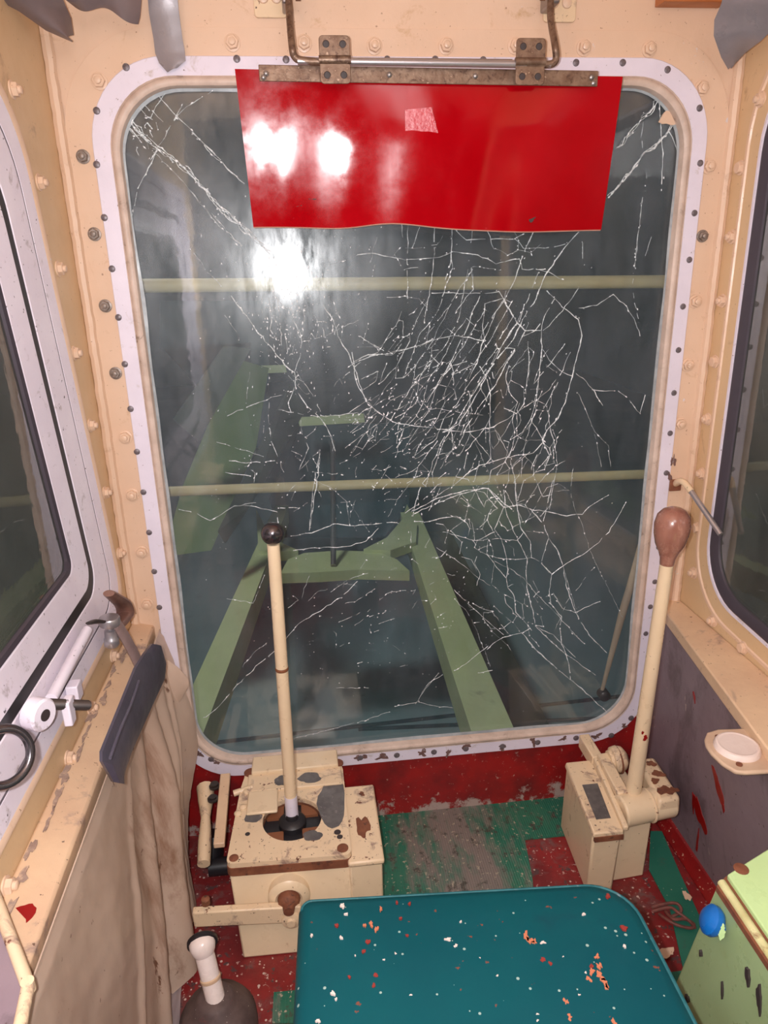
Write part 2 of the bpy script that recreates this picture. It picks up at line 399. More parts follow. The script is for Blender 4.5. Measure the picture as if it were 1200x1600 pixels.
# front window outline
WF = [(-.332, .165), (.764, .165), (.764, 1.603), (-.332, 1.603)]
def wl(ins, rad=.135): return rpoly(inset(WF, ins), [max(rad - ins * .6, .02)] * 4, 12)
bm = BM()
plate(bm, XZ([(XL - .03, 0), (XR + .03, 0), (XR + .03, 1.85), (XL - .03, 1.85)], 0), [XZ(wl(.03), 0)], (0, .03, 0))
t = NT('front_wall_paint')
sp = t.n('ShaderNodeSeparateXYZ'); t.l(t.co.outputs['Object'], sp.inputs[0])
col = t.mix(t.ramp(t.noise(3, 5), .35, .65), srgb((224, 193, 168)), srgb((216, 183, 156)))
col = t.mix(t.ramp(t.noise(16, 8, .7, None, .5), .6, .72), col, srgb((196, 158, 120)))
col = t.mix(t.ramp(t.noise(26, 6), .69, .71), col, srgb((214, 204, 206)))
col = t.mix(t.ramp(t.noise(150, 3), .69, .71), col, srgb((168, 134, 110)))
rd = t.mix(t.ramp(t.noise(12, 6), .4, .65), srgb((150, 26, 26)), srgb((112, 26, 28)))
rd = t.mix(t.ramp(t.noise(70, 5, .7), .62, .66), rd, srgb((176, 130, 120)))
rd = t.mix(t.ramp(t.math('ADD', t.noise(24, 6, .7), t.ramp(sp.outputs[2], .02, .07, .2, 0.0)), .68, .76), rd, srgb((170, 150, 142)))
col = t.mix(t.math('LESS_THAN', t.math('ADD', sp.outputs[2], t.math('MULTIPLY', t.noise(30, 4), .03)), .235), col, rd)
t.pr(col, t.ramp(t.noise(20, 3), .3, .7, .3, .45), 0, t.math('ADD', t.noise(45, 5), t.math('MULTIPLY', t.noise(7, 2), 3)), .35, .0015)
M['frontwall'] = t.m
wf = struct(obj('wall_front', bm, 'frontwall'), 'cream painted front wall with bolted window opening, red below')
bm = BM()   # raised flange the window is bolted to
fl_o = rpoly([(-.374, .19), (.806, .19), (.806, 1.645), (-.374, 1.645)], [.02, .02, .16, .16], 12)
plate(bm, XZ(fl_o, -.004), [XZ(wl(.03), -.004)], (0, .004, 0))
obj('flange', bm, 'frontwall', wf, bevel=.0015)
for sx, x in ((1, XL + .008), (-1, XR - .008)):      # weld beads down the corners
    bm = BM(); rn = random.Random(5 + sx); pts = []; rs = []
    for i in range(150):
        z = .02 + i * .0118
        pts.append((x + rn.uniform(-.0006, .0006), -.004, z)); rs.append(.009 + .0012 * rn.random())
    tube(bm, pts, rs, 8); obj('weld_bead', bm, 'cream', wf)
gm = {245, 366, 478, 583, 369}
for i, (a, b) in enumerate([(155, 127), (130, 245), (148, 366), (165, 478), (181, 583), (196, 683), (207, 773), (222, 862), (230, 943),
             (363, 67), (475, 68), (585, 72), (697, 72), (805, 72), (912, 75), (1014, 77), (1096, 138), (1107, 260), (1097, 369),
             (1086, 471), (1074, 570), (1062, 662)]):
    bm = BM(); hexbolt(bm, P(a, b, 1, -.004), (0, -1, 0), .0092 if b in gm else .0108, True, i)
    obj('hex_bolt', bm, 'bolt' if b in gm else 'cream', wf, label='bare steel bolt' if b in gm else None)

# front window
w1 = thing('window_1', 'large cracked front window in a white screwed frame', 'window', (.216, -.01, .165)); del w1['category']; w1['kind'] = 'structure'
bm = BM()
def ring(bm, levels):
    loft(bm, levels, wrap=True)
ring(bm, [XZ(wl(0), -.004), XZ(wl(0), -.0085), XZ(wl(.001), -.0095), XZ(wl(.029), -.0095), XZ(wl(.03), -.0085), XZ(wl(.03), -.002)])
fr = obj('window_frame', bm, 'white', w1)
scr = [(197, 105), (151, 173), (151, 257), (163, 340), (175, 420), (185, 496), (195, 569), (204, 639), (214, 706), (224, 769), (233, 832), (241, 893),
       (249, 949), (256, 1010), (271, 1102), (285, 1165), (370, 92), (447, 93), (528, 93), (605, 93), (680, 93), (755, 94), (825, 96), (900, 98), (973, 98), (1043, 109), (1093, 169),
       (1094, 255), (1085, 333), (1077, 406), (1067, 479), (1060, 547), (1053, 614), (1047, 677), (1041, 739), (1029, 855), (1023, 909),
       (1016, 948), (1009, 990), (986, 1122), (955, 1149), (900, 1153), (840, 1160), (785, 1166), (728, 1170), (678, 1175), (620, 1180), (563, 1184), (330, 1186)]
for a, b in scr:
    bm = BM(); screw(bm, P(a, b, 1, -.0093), (0, -1, 0), .0060 if b < 1000 else .0072)
    obj('screw', bm, 'screw', fr)
bm = BM()
for k, (a, b, ru, rv) in enumerate([(563, 1183, .012, .008), (598, 1182, .016, .006), (660, 1176, .010, .007), (700, 1176, .005, .010), (729, 1164, .012, .009), (785, 1168, .009, .006), (833, 1158, .007, .011), (880, 1154, .008, .005), (932, 1150, .009, .008), (338, 1190, .010, .006), (312, 1178, .006, .008), (975, 1134, .007, .006), (1052, 720, .005, .012), (1046, 745, .004, .010)]):
    blob(bm, P(a, b, 1, -.0088), (1, 0, 0), (0, 0, 1), ru, rv, 700 + k, (0, -.0012, 0), 20, .7)
M['framerust'] = paint('frame_rust', (122, 92, 86), (96, 70, 66), 80, (190, 180, 184), 110, .56, rough=.6)
obj('rust_spot', bm, 'framerust', fr, 'brown rust spot', split=True)
bm = BM()
prof = [(.0285, -.0085), (.0290, -.0105), (.0300, -.0110), (.0310, -.0095), (.0320, -.0115), (.036, -.0135), (.040, -.0130), (.0435, -.0105), (.0445, -.006), (.0445, .012), (.0285, .012)]
ring(bm, [XZ(wl(i), y) for i, y in prof])
obj('gasket', bm, 'gasket', w1)
bm = BM(); rn = random.Random(3); lo = wl(.044); li = []
for i, p_ in enumerate(wl(.0505)):
    li.append(p_)
def jag(lp, k):
    out = []
    c = V((.216, .885))
    dense = []
    for i in range(len(lp)):
        a, b = lp[i], lp[(i + 1) % len(lp)]; m = max(1, int((b - a).length / .025))
        for j in range(m): dense.append(a.lerp(b, j / m))
    for p_ in dense:
        nz = noise.noise(V((p_.x * 6, p_.y * 6, 3))) * k + noise.noise(V((p_.x * 30, p_.y * 30, 9))) * k * .3
        out.append(p_ + (c - p_).normalized() * nz)
    return dense, out
a_, b_ = jag(wl(.044), 0)[1], jag(wl(.0505), .005)[1]
n_ = min(len(a_), len(b_))
a_ = jag(wl(.044), 0)[1]
b_ = [q + (V((.216, .885)) - q).normalized() * (.006 + .004 * noise.noise(V((q.x * 7, q.y * 7, 1)))) for q in a_]
loft(bm, [XZ(a_, .0055), XZ(b_, .0065), XZ(b_, .0075), XZ(a_, .0075)], wrap=True)
obj('sealant_edge', bm, 'sealant', w1)
bm = BM(); g = wl(.04); loft(bm, [XZ(g, .008), XZ(g, .013)])
pane = obj('glass_pane', bm, 'glass', w1, smooth=False)

# ---- cracks in the pane
cr = BM(); rn = random.Random(11); YG = .0068; trail = []
def crackline(pts, wd, br=1.0, jit=.0012, dash=0):
    """pts: world points on the pane; thin three-sided sliver with varying width"""
    pts = [V(p_) for p_ in pts]; dense = []
    for i in range(len(pts) - 1):
        a, b = pts[i], pts[i + 1]; m = max(1, int((b - a).length / .009))
        for j in range(m): dense.append(a.lerp(b, j / m) + (V((rn.uniform(-1, 1), 0, rn.uniform(-1, 1))) * jit if (i or j) else V()))
    dense.append(pts[-1])
    prev = None
    for i, p_ in enumerate(dense):
        d_ = (dense[min(i + 1, len(dense) - 1)] - dense[max(i - 1, 0)])
        if d_.length < 1e-7: d_ = V((1, 0, 0))
        d_.normalize(); s_ = V((-d_.z, 0, d_.x))
        ww = wd * rn.choice((.35, .55, .8, 1, 1.3)) * .5
        trail.append((p_, math.atan2(d_.z, d_.x)))
        vs = [cr.verts.new(p_ + s_ * ww), cr.verts.new(p_ - s_ * ww), cr.verts.new(p_ + V((0, -.0007, 0)))]
        if prev and not (dash and rn.random() < dash):
            for k in range(3): cr.faces.new((prev[k], prev[(k + 1) % 3], vs[(k + 1) % 3], vs[k]))
        prev = vs
def px(pts, ox=0, oy=0, sc=1): return [P(ox + a / sc, oy + b / sc, 1, YG) for a, b in pts]
W_ = .0013
# top left, thick crushed line and its neighbours
for k in range(5):
    crackline([q + V((rn.uniform(-.004, .004), 0, rn.uniform(-.004, .004))) for q in px([(188, 175), (215, 200), (242, 232), (290, 265), (320, 298), (350, 330), (385, 360), (420, 395)])], W_ * 1.2, 1, .003, .15)
for pl, wd, ds in [([(232, 130), (252, 155), (278, 182), (300, 205), (330, 240), (355, 262), (382, 287)], 1.3, .1),
               ([(300, 207), (318, 225), (345, 250)], 1.6, .2),
               ([(240, 238), (275, 272), (300, 300), (335, 345), (372, 380)], .9, .1), ([(330, 332), (355, 360), (378, 385)], 1, .2), ([(245, 235), (232, 262), (215, 295)], 1.1, .1), ([(214, 300), (206, 340), (203, 372)], .7, .3),
               ([(278, 182), (262, 205), (248, 228), (235, 250)], 1.2, .2), ([(278, 180), (300, 162), (332, 142)], .7, .3), ([(235, 185), (243, 165), (262, 142)], .8, .3), ([(192, 192), (205, 205), (218, 218)], 1.6, .2),
               ([(188, 180), (185, 200)], 2.4, .2), ([(285, 165), (268, 195)], .7, .3)]:
    crackline(px(pl), W_ * wd, 1, .0015, ds)
# top right
for k in range(3):
    crackline([q + V((rn.uniform(-.003, .003), 0, rn.uniform(-.003, .003))) for q in px([(1050, 198), (1030, 222), (1005, 243), (980, 275), (950, 308)])], W_ * 1.5, 1, .003, .12)
    crackline([q + V((rn.uniform(-.003, .003), 0, rn.uniform(-.003, .003))) for q in px([(1036, 145), (1020, 170), (1000, 188), (966, 228)])], W_ * 1.2, 1, .003, .15)
for pl, wd, ds in [([(1030, 160), (1033, 200), (1036, 240), (1033, 297)], 1.4, .05), ([(1005, 190), (1002, 215), (1004, 232)], .9, .2), ([(1045, 205), (1055, 225), (1061, 248)], 1.1, .1),
               ([(1010, 270), (1008, 298)], .5, .3), ([(1004, 312), (995, 380), (988, 450), (998, 505)], .5, .35), ([(1018, 370), (1008, 400)], .5, .3), ([(975, 130), (1000, 127), (1030, 140)], .6, .4)]:
    crackline(px(pl), W_ * wd, 1, .001, ds)
# left centre
for pl, wd, ds in [([(297, 388), (315, 410), (325, 425), (345, 445), (361, 462)], .8, .45), ([(361, 462), (400, 515), (425, 545), (445, 570), (460, 582)], 1.5, 0),
    ([(460, 582), (468, 560), (472, 535), (470, 520), (458, 500), (440, 475), (425, 455)], 1.1, .05), ([(420, 465), (424, 495), (422, 515), (430, 530)], 1.1, .1), ([(408, 466), (410, 500)], .8, .2), ([(434, 470), (438, 500), (440, 540)], .7, .3),
    ([(460, 582), (463, 608), (480, 636), (498, 650), (512, 670), (520, 690), (524, 705)], 1.2, .05), ([(463, 580), (485, 612), (500, 640)], .9, .1), ([(463, 608), (440, 616), (400, 630), (372, 642), (355, 650)], 1, .15),
    ([(460, 605), (450, 630), (455, 645)], 1, .1), ([(505, 476), (520, 500), (528, 525), (545, 553), (553, 575), (558, 600), (575, 632), (600, 650)], 1.2, .05), ([(545, 573), (570, 560), (590, 555), (620, 548), (650, 542), (690, 528)], .9, .2),
    ([(470, 668), (482, 700), (468, 735), (500, 702), (503, 700)], .9, .3), ([(500, 702), (498, 735), (492, 770), (490, 790), (484, 825)], 1.3, .05), ([(420, 620), (420, 655), (424, 690), (435, 715), (445, 745)], .8, .3),
    ([(345, 485), (370, 520), (385, 545)], .6, .4), ([(358, 720), (385, 724), (430, 720)], 1.2, .1), ([(352, 738), (372, 741), (392, 744)], 1.6, 0), ([(330, 690), (360, 697), (420, 715)], .5, .3),
    ([(435, 640), (480, 650), (530, 650), (575, 640), (600, 625), (615, 618)], .8, .3), ([(560, 525), (585, 540), (600, 548)], .9, .2), ([(470, 535), (500, 528), (560, 500)], .6, .3)]:
    crackline(px(pl), W_ * wd, 1, .0015, ds)
# right centre, coordinates read from an enlarged view
A = [([(850, 150), (800, 205), (740, 290), (715, 330), (690, 400), (640, 480), (600, 560), (560, 610), (520, 660), (440, 780), (380, 880), (345, 930), (320, 1000), (300, 1060)], 1.6),
 ([(680, 150), (640, 240), (610, 330), (570, 410), (540, 450), (520, 500), (490, 560), (470, 640), (440, 700)], 1.4), ([(570, 410), (620, 490), (650, 520), (710, 520), (712, 600), (700, 700), (690, 780), (600, 840), (530, 880), (440, 900), (320, 890)], 1.5),
 ([(730, 370), (790, 430), (850, 480), (862, 540), (845, 610), (825, 690), (800, 790), (770, 850), (735, 890), (715, 930), (742, 990), (720, 1040), (680, 1055)], 1.5), ([(825, 690), (780, 670), (740, 630), (715, 590)], 1.1),
 ([(840, 680), (880, 710), (910, 750), (940, 800)], 1.2), ([(900, 740), (950, 748), (1000, 745), (1040, 780), (1080, 830), (1100, 760)], 1.1), ([(850, 435), (920, 425), (980, 385), (1030, 430), (1065, 490), (1080, 540)], 1.1),
 ([(0, 640), (60, 610), (150, 605), (240, 580), (300, 555), (380, 540), (440, 545), (500, 560)], 1.2), ([(340, 690), (380, 650), (430, 635), (480, 655), (500, 690), (520, 760), (515, 880), (520, 1000), (490, 1030)], 1.2), ([(660, 560), (665, 640), (655, 720), (645, 795)], 1.2),
 ([(590, 650), (575, 700), (590, 750), (620, 790), (600, 850), (612, 920), (590, 990), (612, 1080), (620, 1190)], 1.2), ([(690, 780), (730, 800), (740, 860), (755, 930), (755, 1000)], .9), ([(670, 850), (700, 900), (722, 935)], .9), ([(690, 780), (670, 850), (640, 900), (600, 925)], .9),
 ([(720, 935), (680, 980), (610, 990), (560, 1000), (480, 1025), (430, 1060), (380, 1100), (300, 1150)], 1.3), ([(380, 130), (430, 180), (520, 175), (610, 175), (660, 150)], 1.2), ([(610, 175), (645, 210), (740, 210), (800, 195)], 1.0), ([(20, 235), (80, 230), (200, 255), (330, 245), (380, 225), (470, 235), (540, 268), (630, 250), (640, 290), (720, 290)], 1.1),
 ([(210, 110), (208, 250), (208, 400)], 1), ([(310, 120), (308, 230), (300, 330), (280, 440)], 1), ([(185, 110), (190, 170)], .8), ([(375, 130), (370, 260), (350, 330)], .9), ([(435, 290), (420, 360), (400, 470), (360, 560), (290, 650), (240, 700)], 1.), ([(480, 390), (450, 450), (430, 520), (400, 570), (370, 640), (320, 720), (280, 790)], 1.2),
 ([(560, 400), (500, 420), (490, 500), (500, 560)], 1), ([(620, 490), (570, 560), (540, 620), (500, 700), (450, 790), (400, 870), (350, 900)], 1.6), ([(650, 520), (620, 580), (580, 640), (540, 720), (480, 800), (430, 880), (400, 950)], 1.5), ([(760, 400), (720, 470), (710, 520)], 1.1), ([(850, 360), (800, 430), (740, 500), (715, 520)], 1), ([(700, 300), (660, 400), (620, 490)], 1.1),
 ([(790, 330), (740, 300), (690, 290)], .9), ([(0, 600), (20, 700), (50, 780), (100, 830), (170, 870), (260, 880), (330, 890)], 1.2), ([(130, 395), (200, 390), (250, 400), (280, 430), (270, 490)], .8), ([(300, 380), (420, 380), (500, 380), (550, 375), (575, 410)], 1), ([(820, 600), (800, 640), (790, 670), (740, 740), (690, 785)], 1.1),
 ([(845, 750), (880, 830), (910, 900), (960, 950), (970, 1030)], .6), ([(910, 910), (935, 1030)], .5), ([(1090, 20), (1075, 150), (1060, 280)], .5), ([(865, 190), (865, 250)], .6), ([(30, 540), (60, 560), (100, 590)], .8), ([(230, 1195), (320, 1150), (420, 1120), (510, 1110), (560, 1160), (600, 1190)], 1.5),
 ([(340, 900), (370, 880), (380, 960), (350, 1010)], .9), ([(440, 900), (500, 970), (530, 1010)], .9), ([(530, 880), (560, 930), (590, 990)], .9), ([(735, 880), (760, 940), (770, 1020), (755, 1100), (740, 1190)], .8)]
for pl, wd in A: crackline(px(pl, 550, 300, 2.4), W_ * wd * .95, 1, .0012, .03)
B = [([(20, 180), (110, 135), (230, 90), (290, 75), (350, 65), (385, 110), (420, 150), (490, 140), (540, 160), (600, 230), (620, 290), (660, 340), (685, 410), (700, 500), (740, 620), (800, 720), (880, 800)], 1.5),
 ([(20, 215), (90, 215), (140, 200), (210, 190), (260, 225)], 1.1), ([(420, 150), (400, 200), (380, 250), (410, 290), (430, 370), (440, 430), (430, 465), (440, 510), (470, 550), (475, 620), (530, 680), (545, 700)], 1.3), ([(380, 260), (300, 300), (290, 330), (350, 365), (390, 420), (430, 465)], 1.1),
 ([(470, 60), (480, 160), (500, 250), (540, 300), (545, 375), (590, 400), (635, 450), (625, 520), (630, 580), (680, 640), (670, 690)], 1.4), ([(420, 50), (430, 170), (470, 270), (510, 350), (525, 380), (520, 470), (530, 540), (545, 590), (560, 670)], 1.4), ([(545, 375), (470, 385), (420, 380), (350, 365)], .9),
 ([(635, 450), (685, 410), (740, 380), (790, 350), (830, 320), (890, 260), (930, 190), (965, 130)], 1.4), ([(640, 30), (620, 110), (610, 170), (598, 205)], 1.1), ([(540, 160), (620, 170), (700, 190), (770, 180), (800, 150), (860, 110), (890, 95)], 1.5), ([(620, 290), (605, 340), (590, 390)], 1),
 ([(450, 425), (510, 470), (560, 530), (650, 620), (720, 700), (780, 760)], .9), ([(500, 710), (540, 760), (610, 830), (680, 890), (720, 920), (800, 990), (885, 1070)], 1.7), ([(560, 680), (620, 740), (690, 800), (760, 850), (830, 900)], 1.2), ([(560, 680), (640, 720), (700, 780), (740, 820)], 1), ([(670, 690), (680, 760), (710, 840), (718, 920)], 1.3),
 ([(330, 800), (390, 745), (440, 725), (490, 715), (540, 690)], 1.2), ([(640, 530), (680, 600), (740, 620), (800, 590), (850, 570)], 1.1), ([(200, 520), (270, 590), (340, 650), (420, 720)], .9), ([(280, 580), (330, 605), (370, 615)], .7), ([(120, 330), (230, 400), (300, 460), (360, 500)], .7), ([(200, 560), (260, 620), (300, 700), (360, 860)], .6),
 ([(290, 75), (310, 110), (330, 150), (340, 120), (390, 100)], 1.1), ([(230, 90), (280, 150)], 1), ([(100, 70), (110, 120)], 1.1), ([(50, 60), (30, 120), (15, 190)], 1.4), ([(150, 260), (230, 280), (290, 300), (390, 290), (480, 300), (510, 260)], .9), ([(290, 300), (280, 220), (240, 190)], .8), ([(350, 300), (345, 360)], .7),
 ([(300, 370), (290, 400), (315, 450), (300, 500)], .8), ([(720, 90), (740, 160), (770, 230), (800, 330), (850, 440), (950, 640)], .4), ([(745, 620), (690, 430)], .5), ([(40, 1020), (120, 1040), (190, 1045)], .6), ([(25, 1030), (70, 960), (130, 890)], .6), ([(200, 880), (250, 850), (300, 810), (350, 770)], 1), ([(310, 890), (370, 878)], 1.2)]
for pl, wd in B: crackline(px(pl, 640, 740, 2.857), W_ * wd * .95, 1, .0012, .03)
D_ = [([(690, 200), (680, 310)], 1.2), ([(720, 20), (700, 110), (690, 200)], 1.2), ([(430, 215), (480, 220), (560, 240), (560, 300)], 1.1), ([(190, 230), (240, 240), (310, 272), (400, 218), (480, 205)], .9), ([(290, 1010), (340, 970), (400, 900), (480, 820), (550, 760), (640, 660), (720, 610), (800, 560), (860, 500)], 1.3),
 ([(610, 330), (690, 318), (770, 285), (850, 290), (950, 283), (1010, 280)], 1.4), ([(620, 385), (700, 375), (820, 370), (890, 350), (940, 300)], 1.2), ([(570, 225), (640, 225)], 1.4), ([(600, 600), (650, 560), (680, 480)], .7), ([(370, 565), (470, 580), (510, 480)], .6), ([(760, 540), (830, 490), (900, 470)], .7),
 ([(430, 820), (480, 760), (530, 725)], .6), ([(620, 1090), (740, 1060), (860, 1030), (980, 990)], .5), ([(1000, 970), (1080, 955)], .8), ([(780, 900), (900, 900)], .5), ([(700, 120), (760, 150), (820, 200), (830, 290)], .7), ([(940, 660), (1000, 640)], .5), ([(1100, 920), (1130, 880), (1180, 850)], .9), ([(860, 808), (880, 802)], 1.4), ([(1020, 820), (1060, 812)], .7)]
for pl, wd in D_: crackline(px(pl, 200, 700, 2.4), W_ * wd * .9, 1, .0015, .12)
# fine web between the long cracks: a stretched cell network
def web(cx_, cz_, rx, rz, ang, su, sv, dens, wd, keep, seed, dash=.15):
    rr = random.Random(seed); ca, sa = math.cos(ang), math.sin(ang); pts = []
    nu = int(rx * 2.4 / su); nv = int(rz * 2.4 / sv)
    nu = int(2.6 * max(rx, rz) / su); nv = int(2.6 * max(rx, rz) / sv)
    for i in range(nu):
        for j in range(nv):
            pts.append(V((i + rr.uniform(-.45, .45) - nu / 2, j + rr.uniform(-.45, .45) - nv / 2)))
    res = delaunay_2d_cdt(pts, [], [], 0, 1e-6)
    vs, fs = res[0], res[2]; cc = []; em = {}
    for k, f_ in enumerate(fs):
        a, b, c = [vs[i] for i in f_]
        dd = 2 * (a.x * (b.y - c.y) + b.x * (c.y - a.y) + c.x * (a.y - b.y))
        if abs(dd) < 1e-9: cc.append(None); continue
        ux = (a.length_squared * (b.y - c.y) + b.length_squared * (c.y - a.y) + c.length_squared * (a.y - b.y)) / dd
        uy = (a.length_squared * (c.x - b.x) + b.length_squared * (a.x - c.x) + c.length_squared * (b.x - a.x)) / dd
        cc.append(V((ux, uy)))
        for q in range(3):
            em.setdefault(tuple(sorted((f_[q], f_[(q + 1) % 3]))), []).append(k)
    for e_, ks in em.items():
        if len(ks) != 2 or cc[ks[0]] is None or cc[ks[1]] is None: continue
        w2 = []
        for k in ks:
            u_, v_ = cc[k].x * su, cc[k].y * sv
            w2.append(V((cx_ + u_ * ca - v_ * sa, YG, cz_ + u_ * sa + v_ * ca)))
        if (w2[0] - w2[1]).length > .12: continue
        m_ = (w2[0] + w2[1]) / 2
        q = ((m_.x - cx_) / rx) ** 2 + ((m_.z - cz_) / rz) ** 2
        q += .5 * noise.noise(m_ * 7)
        if q > 1 or rr.random() > keep * (1.15 - q): continue
        if not (-.27 < m_.x < .70 and .23 < m_.z < 1.54): continue
        crackline(w2, wd * rr.choice((.5, .7, 1, 1.2)), 1, .0014, dash)
def pc(a, b): q = P(a, b, 1, YG); return q.x, q.z
A1 = math.radians(57)
web(*pc(720, 610), .21, .24, A1, .075, .019, 1, W_ * .8, 1.0, 21, .08)
web(*pc(640, 650), .15, .15, math.radians(35), .05, .014, 1, W_ * .7, .8, 22, .3)
web(*pc(800, 700), .15, .2, math.radians(80), .05, .03, 1, W_ * .85, .85, 23, .08)
web(*pc(740, 830), .16, .14, math.radians(100), .045, .035, 1, W_ * .8, .75, 24, .1)
web(*pc(810, 960), .09, .1, math.radians(-50), .05, .022, 1, W_ * .75, .75, 25)
web(*pc(560, 700), .24, .17, math.radians(60), .035, .028, 1, W_ * .55, .35, 26, .45)
web(*pc(470, 500), .09, .07, math.radians(95), .03, .01, 1, W_ * .8, .5, 27, .4)
web(*pc(700, 400), .2, .06, math.radians(10), .045, .03, 1, W_ * .65, .6, 28, .25)
web(*pc(600, 930), .25, .13, math.radians(30), .05, .03, 1, W_ * .5, .3, 29, .5)
web(*pc(880, 850), .12, .2, math.radians(60), .09, .06, 1, W_ * .5, .45, 30, .3)
web(*pc(218, 200), .04, .04, math.radians(-45), .02, .01, 1, W_ * 1.1, .8, 31, .3)
web(*pc(620, 640), .3, .25, math.radians(40), .12, .07, 1, W_ * .6, .5, 32, .3)
o = obj('crack', cr, 'crack', pane, 'branching white cracks', smooth=False)
gb = BM()  # small white flecks standing in for glints of light on the cracks
def glint_at(rr, x, z, s_, k, a):
    c = V((x, YG - .0004, z)); u = V((math.cos(a), 0, math.sin(a))) * s_ * k; v = V((-math.sin(a), 0, math.cos(a))) * s_
    q = [gb.verts.new(k_) for k_ in (c + u, c + v, c - u, c - v, c + V((0, -.0006, 0)), c + V((0, .0004, 0)))]
    for i in range(4): gb.faces.new((q[i], q[(i + 1) % 4], q[4])); gb.faces.new((q[(i + 1) % 4], q[i], q[5]))
def glints(n, cx_, cz_, sx, sz, s0, s1, seed, streak=None):
    rr = random.Random(seed)
    for _ in range(n):
        x, z = rr.gauss(cx_, sx), rr.gauss(cz_, sz)
        if not (-.26 < x < .70 and .24 < z < 1.53): continue
        s_ = rr.uniform(s0, s1) * .5; c = V((x, YG - .0004, z)); a = rr.uniform(0, 3.14)
        l_ = s_ * (rr.uniform(1, 3.5) if streak is not None else rr.uniform(1, 1.6))
        if streak is not None: a = streak + rr.uniform(-.15, .15)
        u = V((math.cos(a), 0, math.sin(a))) * l_; v = V((-math.sin(a), 0, math.cos(a))) * s_
        q = [c + u, c + v, c - u, c - v, c + V((0, -.0008, 0)), c + V((0, .0004, 0))]
        q = [gb.verts.new(k) for k in q]
        for i in range(4): gb.faces.new((q[i], q[(i + 1) % 4], q[4])); gb.faces.new((q[(i + 1) % 4], q[i], q[5]))
rg_ = random.Random(77)
for p_, a in rg_.sample(trail, min(len(trail), 2300)):
    glint_at(rg_, p_.x + rg_.gauss(0, .0012), p_.z + rg_.gauss(0, .0012), rg_.choice((.0004, .0006, .0008, .0012)), rg_.uniform(1, 3.2), a)
glints(150, *pc(455, 500), .045, .06, .0008, .0022, 3, 1.5)
glints(110, *pc(700, 620), .16, .18, .0006, .0018, 1, A1)
glints(110, *pc(600, 1000), .2, .1, .0007, .0022, 5)
glints(70, *pc(480, 380), .08, .05, .0008, .0024, 7, 1.5)
glints(90, *pc(430, 700), .14, .2, .0006, .0016, 10)
glints(60, *pc(560, 820), .2, .12, .0007, .0022, 4)
o2 = obj('crack_glint', gb, 'glint', pane, 'glints modelled as white flecks along the cracks', smooth=False)
o['kind'] = 'stuff'; o2['kind'] = 'stuff'
# cream paint dab on the glass, top right
bm = BM(); blob(bm, P(1048, 184, 1, .0055), (1, 0, 0), (0, 0, 1), .017, .014, 3, (0, .002, 0)); obj('paint_dab', bm, 'cream', pane, 'cream paint dab in the top right corner')

# left wall with slanted window opening
LW = [(-.030, .622), (-1.45, .622), (-1.45, 1.545), (-.190, 1.545)]
def ll(ins, r1=.07, r2=.17): return rpoly(inset(LW, ins), [max(r1 - ins * .3, .02), .05, .05, max(r2 - ins * .5, .03)], 10)
bm = BM(); plate(bm, YZ([(0, 0), (-1.6, 0), (-1.6, 1.85), (0, 1.85)], XL), [YZ(ll(.012), XL)], (-.03, 0, 0))
wlft = struct(obj('wall_left', bm, 'cream_side'), 'cream left wall with bolted sliding window opening')
bm = BM(); ring(bm, [YZ(ll(0), XL), YZ(ll(.002), XL + .004), YZ(ll(.007), XL + .004), YZ(ll(.012), XL), YZ(ll(.012), XL - .02), YZ(ll(.0), XL - .02)])
obj('opening_lip', bm, 'cream', wlft)
for i, (a, b) in enumerate([(18, 140), (60, 285), (90, 420), (115, 552), (140, 665), (163, 770), (185, 865), (175, 1025), (140, 1106), (105, 1185), (8, 1385)]):
    bm = BM(); hexbolt(bm, P(a, b, 0, XL), (1, 0, 0), .010, True, i); obj('hex_bolt', bm, 'cream', wlft)
w2 = thing('window_2', 'white framed sliding side window with reflections on the left', 'window', (XL, -.7, .62)); del w2['category']; w2['kind'] = 'structure'
bm = BM(); x0 = XL
ring(bm, [YZ(ll(.006), x0 - .03), YZ(ll(.006), x0 - .001), YZ(ll(.008), x0 + .001), YZ(ll(.039), x0 - .004), YZ(ll(.040), x0 - .007), YZ(ll(.044), x0 - .007), YZ(ll(.045), x0 - .004), YZ(ll(.094), x0 - .011), YZ(ll(.096), x0 - .013), YZ(ll(.096), x0 - .03)])
obj('outer_frame', bm, 'white_side', w2, angle=20)
bm = BM(); ring(bm, [YZ(ll(.0385), x0 - .0055), YZ(ll(.040), x0 - .0045), YZ(ll(.044), x0 - .0045), YZ(ll(.0455), x0 - .0055)])
obj('groove', bm, 'groove', w2)
bm = BM(); ring(bm, [YZ(ll(.094), x0 - .0125), YZ(ll(.120), x0 - .0135), YZ(ll(.120), x0 - .03), YZ(ll(.094), x0 - .03)])
obj('rubber_channel', bm, 'black', w2)
bm = BM(); ring(bm, [YZ(ll(.117), x0 - .026), YZ(ll(.117), x0 - .0125), YZ(ll(.119), x0 - .011), YZ(ll(.164), x0 - .019), YZ(ll(.168), x0 - .022), YZ(ll(.168), x0 - .03)])
obj('sash_frame', bm, 'white_side', w2, angle=20)
bm = BM(); ring(bm, [YZ(ll(.166), x0 - .026), YZ(ll(.168), x0 - .019), YZ(ll(.176), x0 - .021), YZ(ll(.180), x0 - .028)])
obj('gasket', bm, 'darkgasket', w2)
bm = BM(); g = ll(.172); loft(bm, [YZ(g, x0 - .025), YZ(g, x0 - .029)]); obj('glass_pane', bm, 'glass_side', w2, smooth=False)

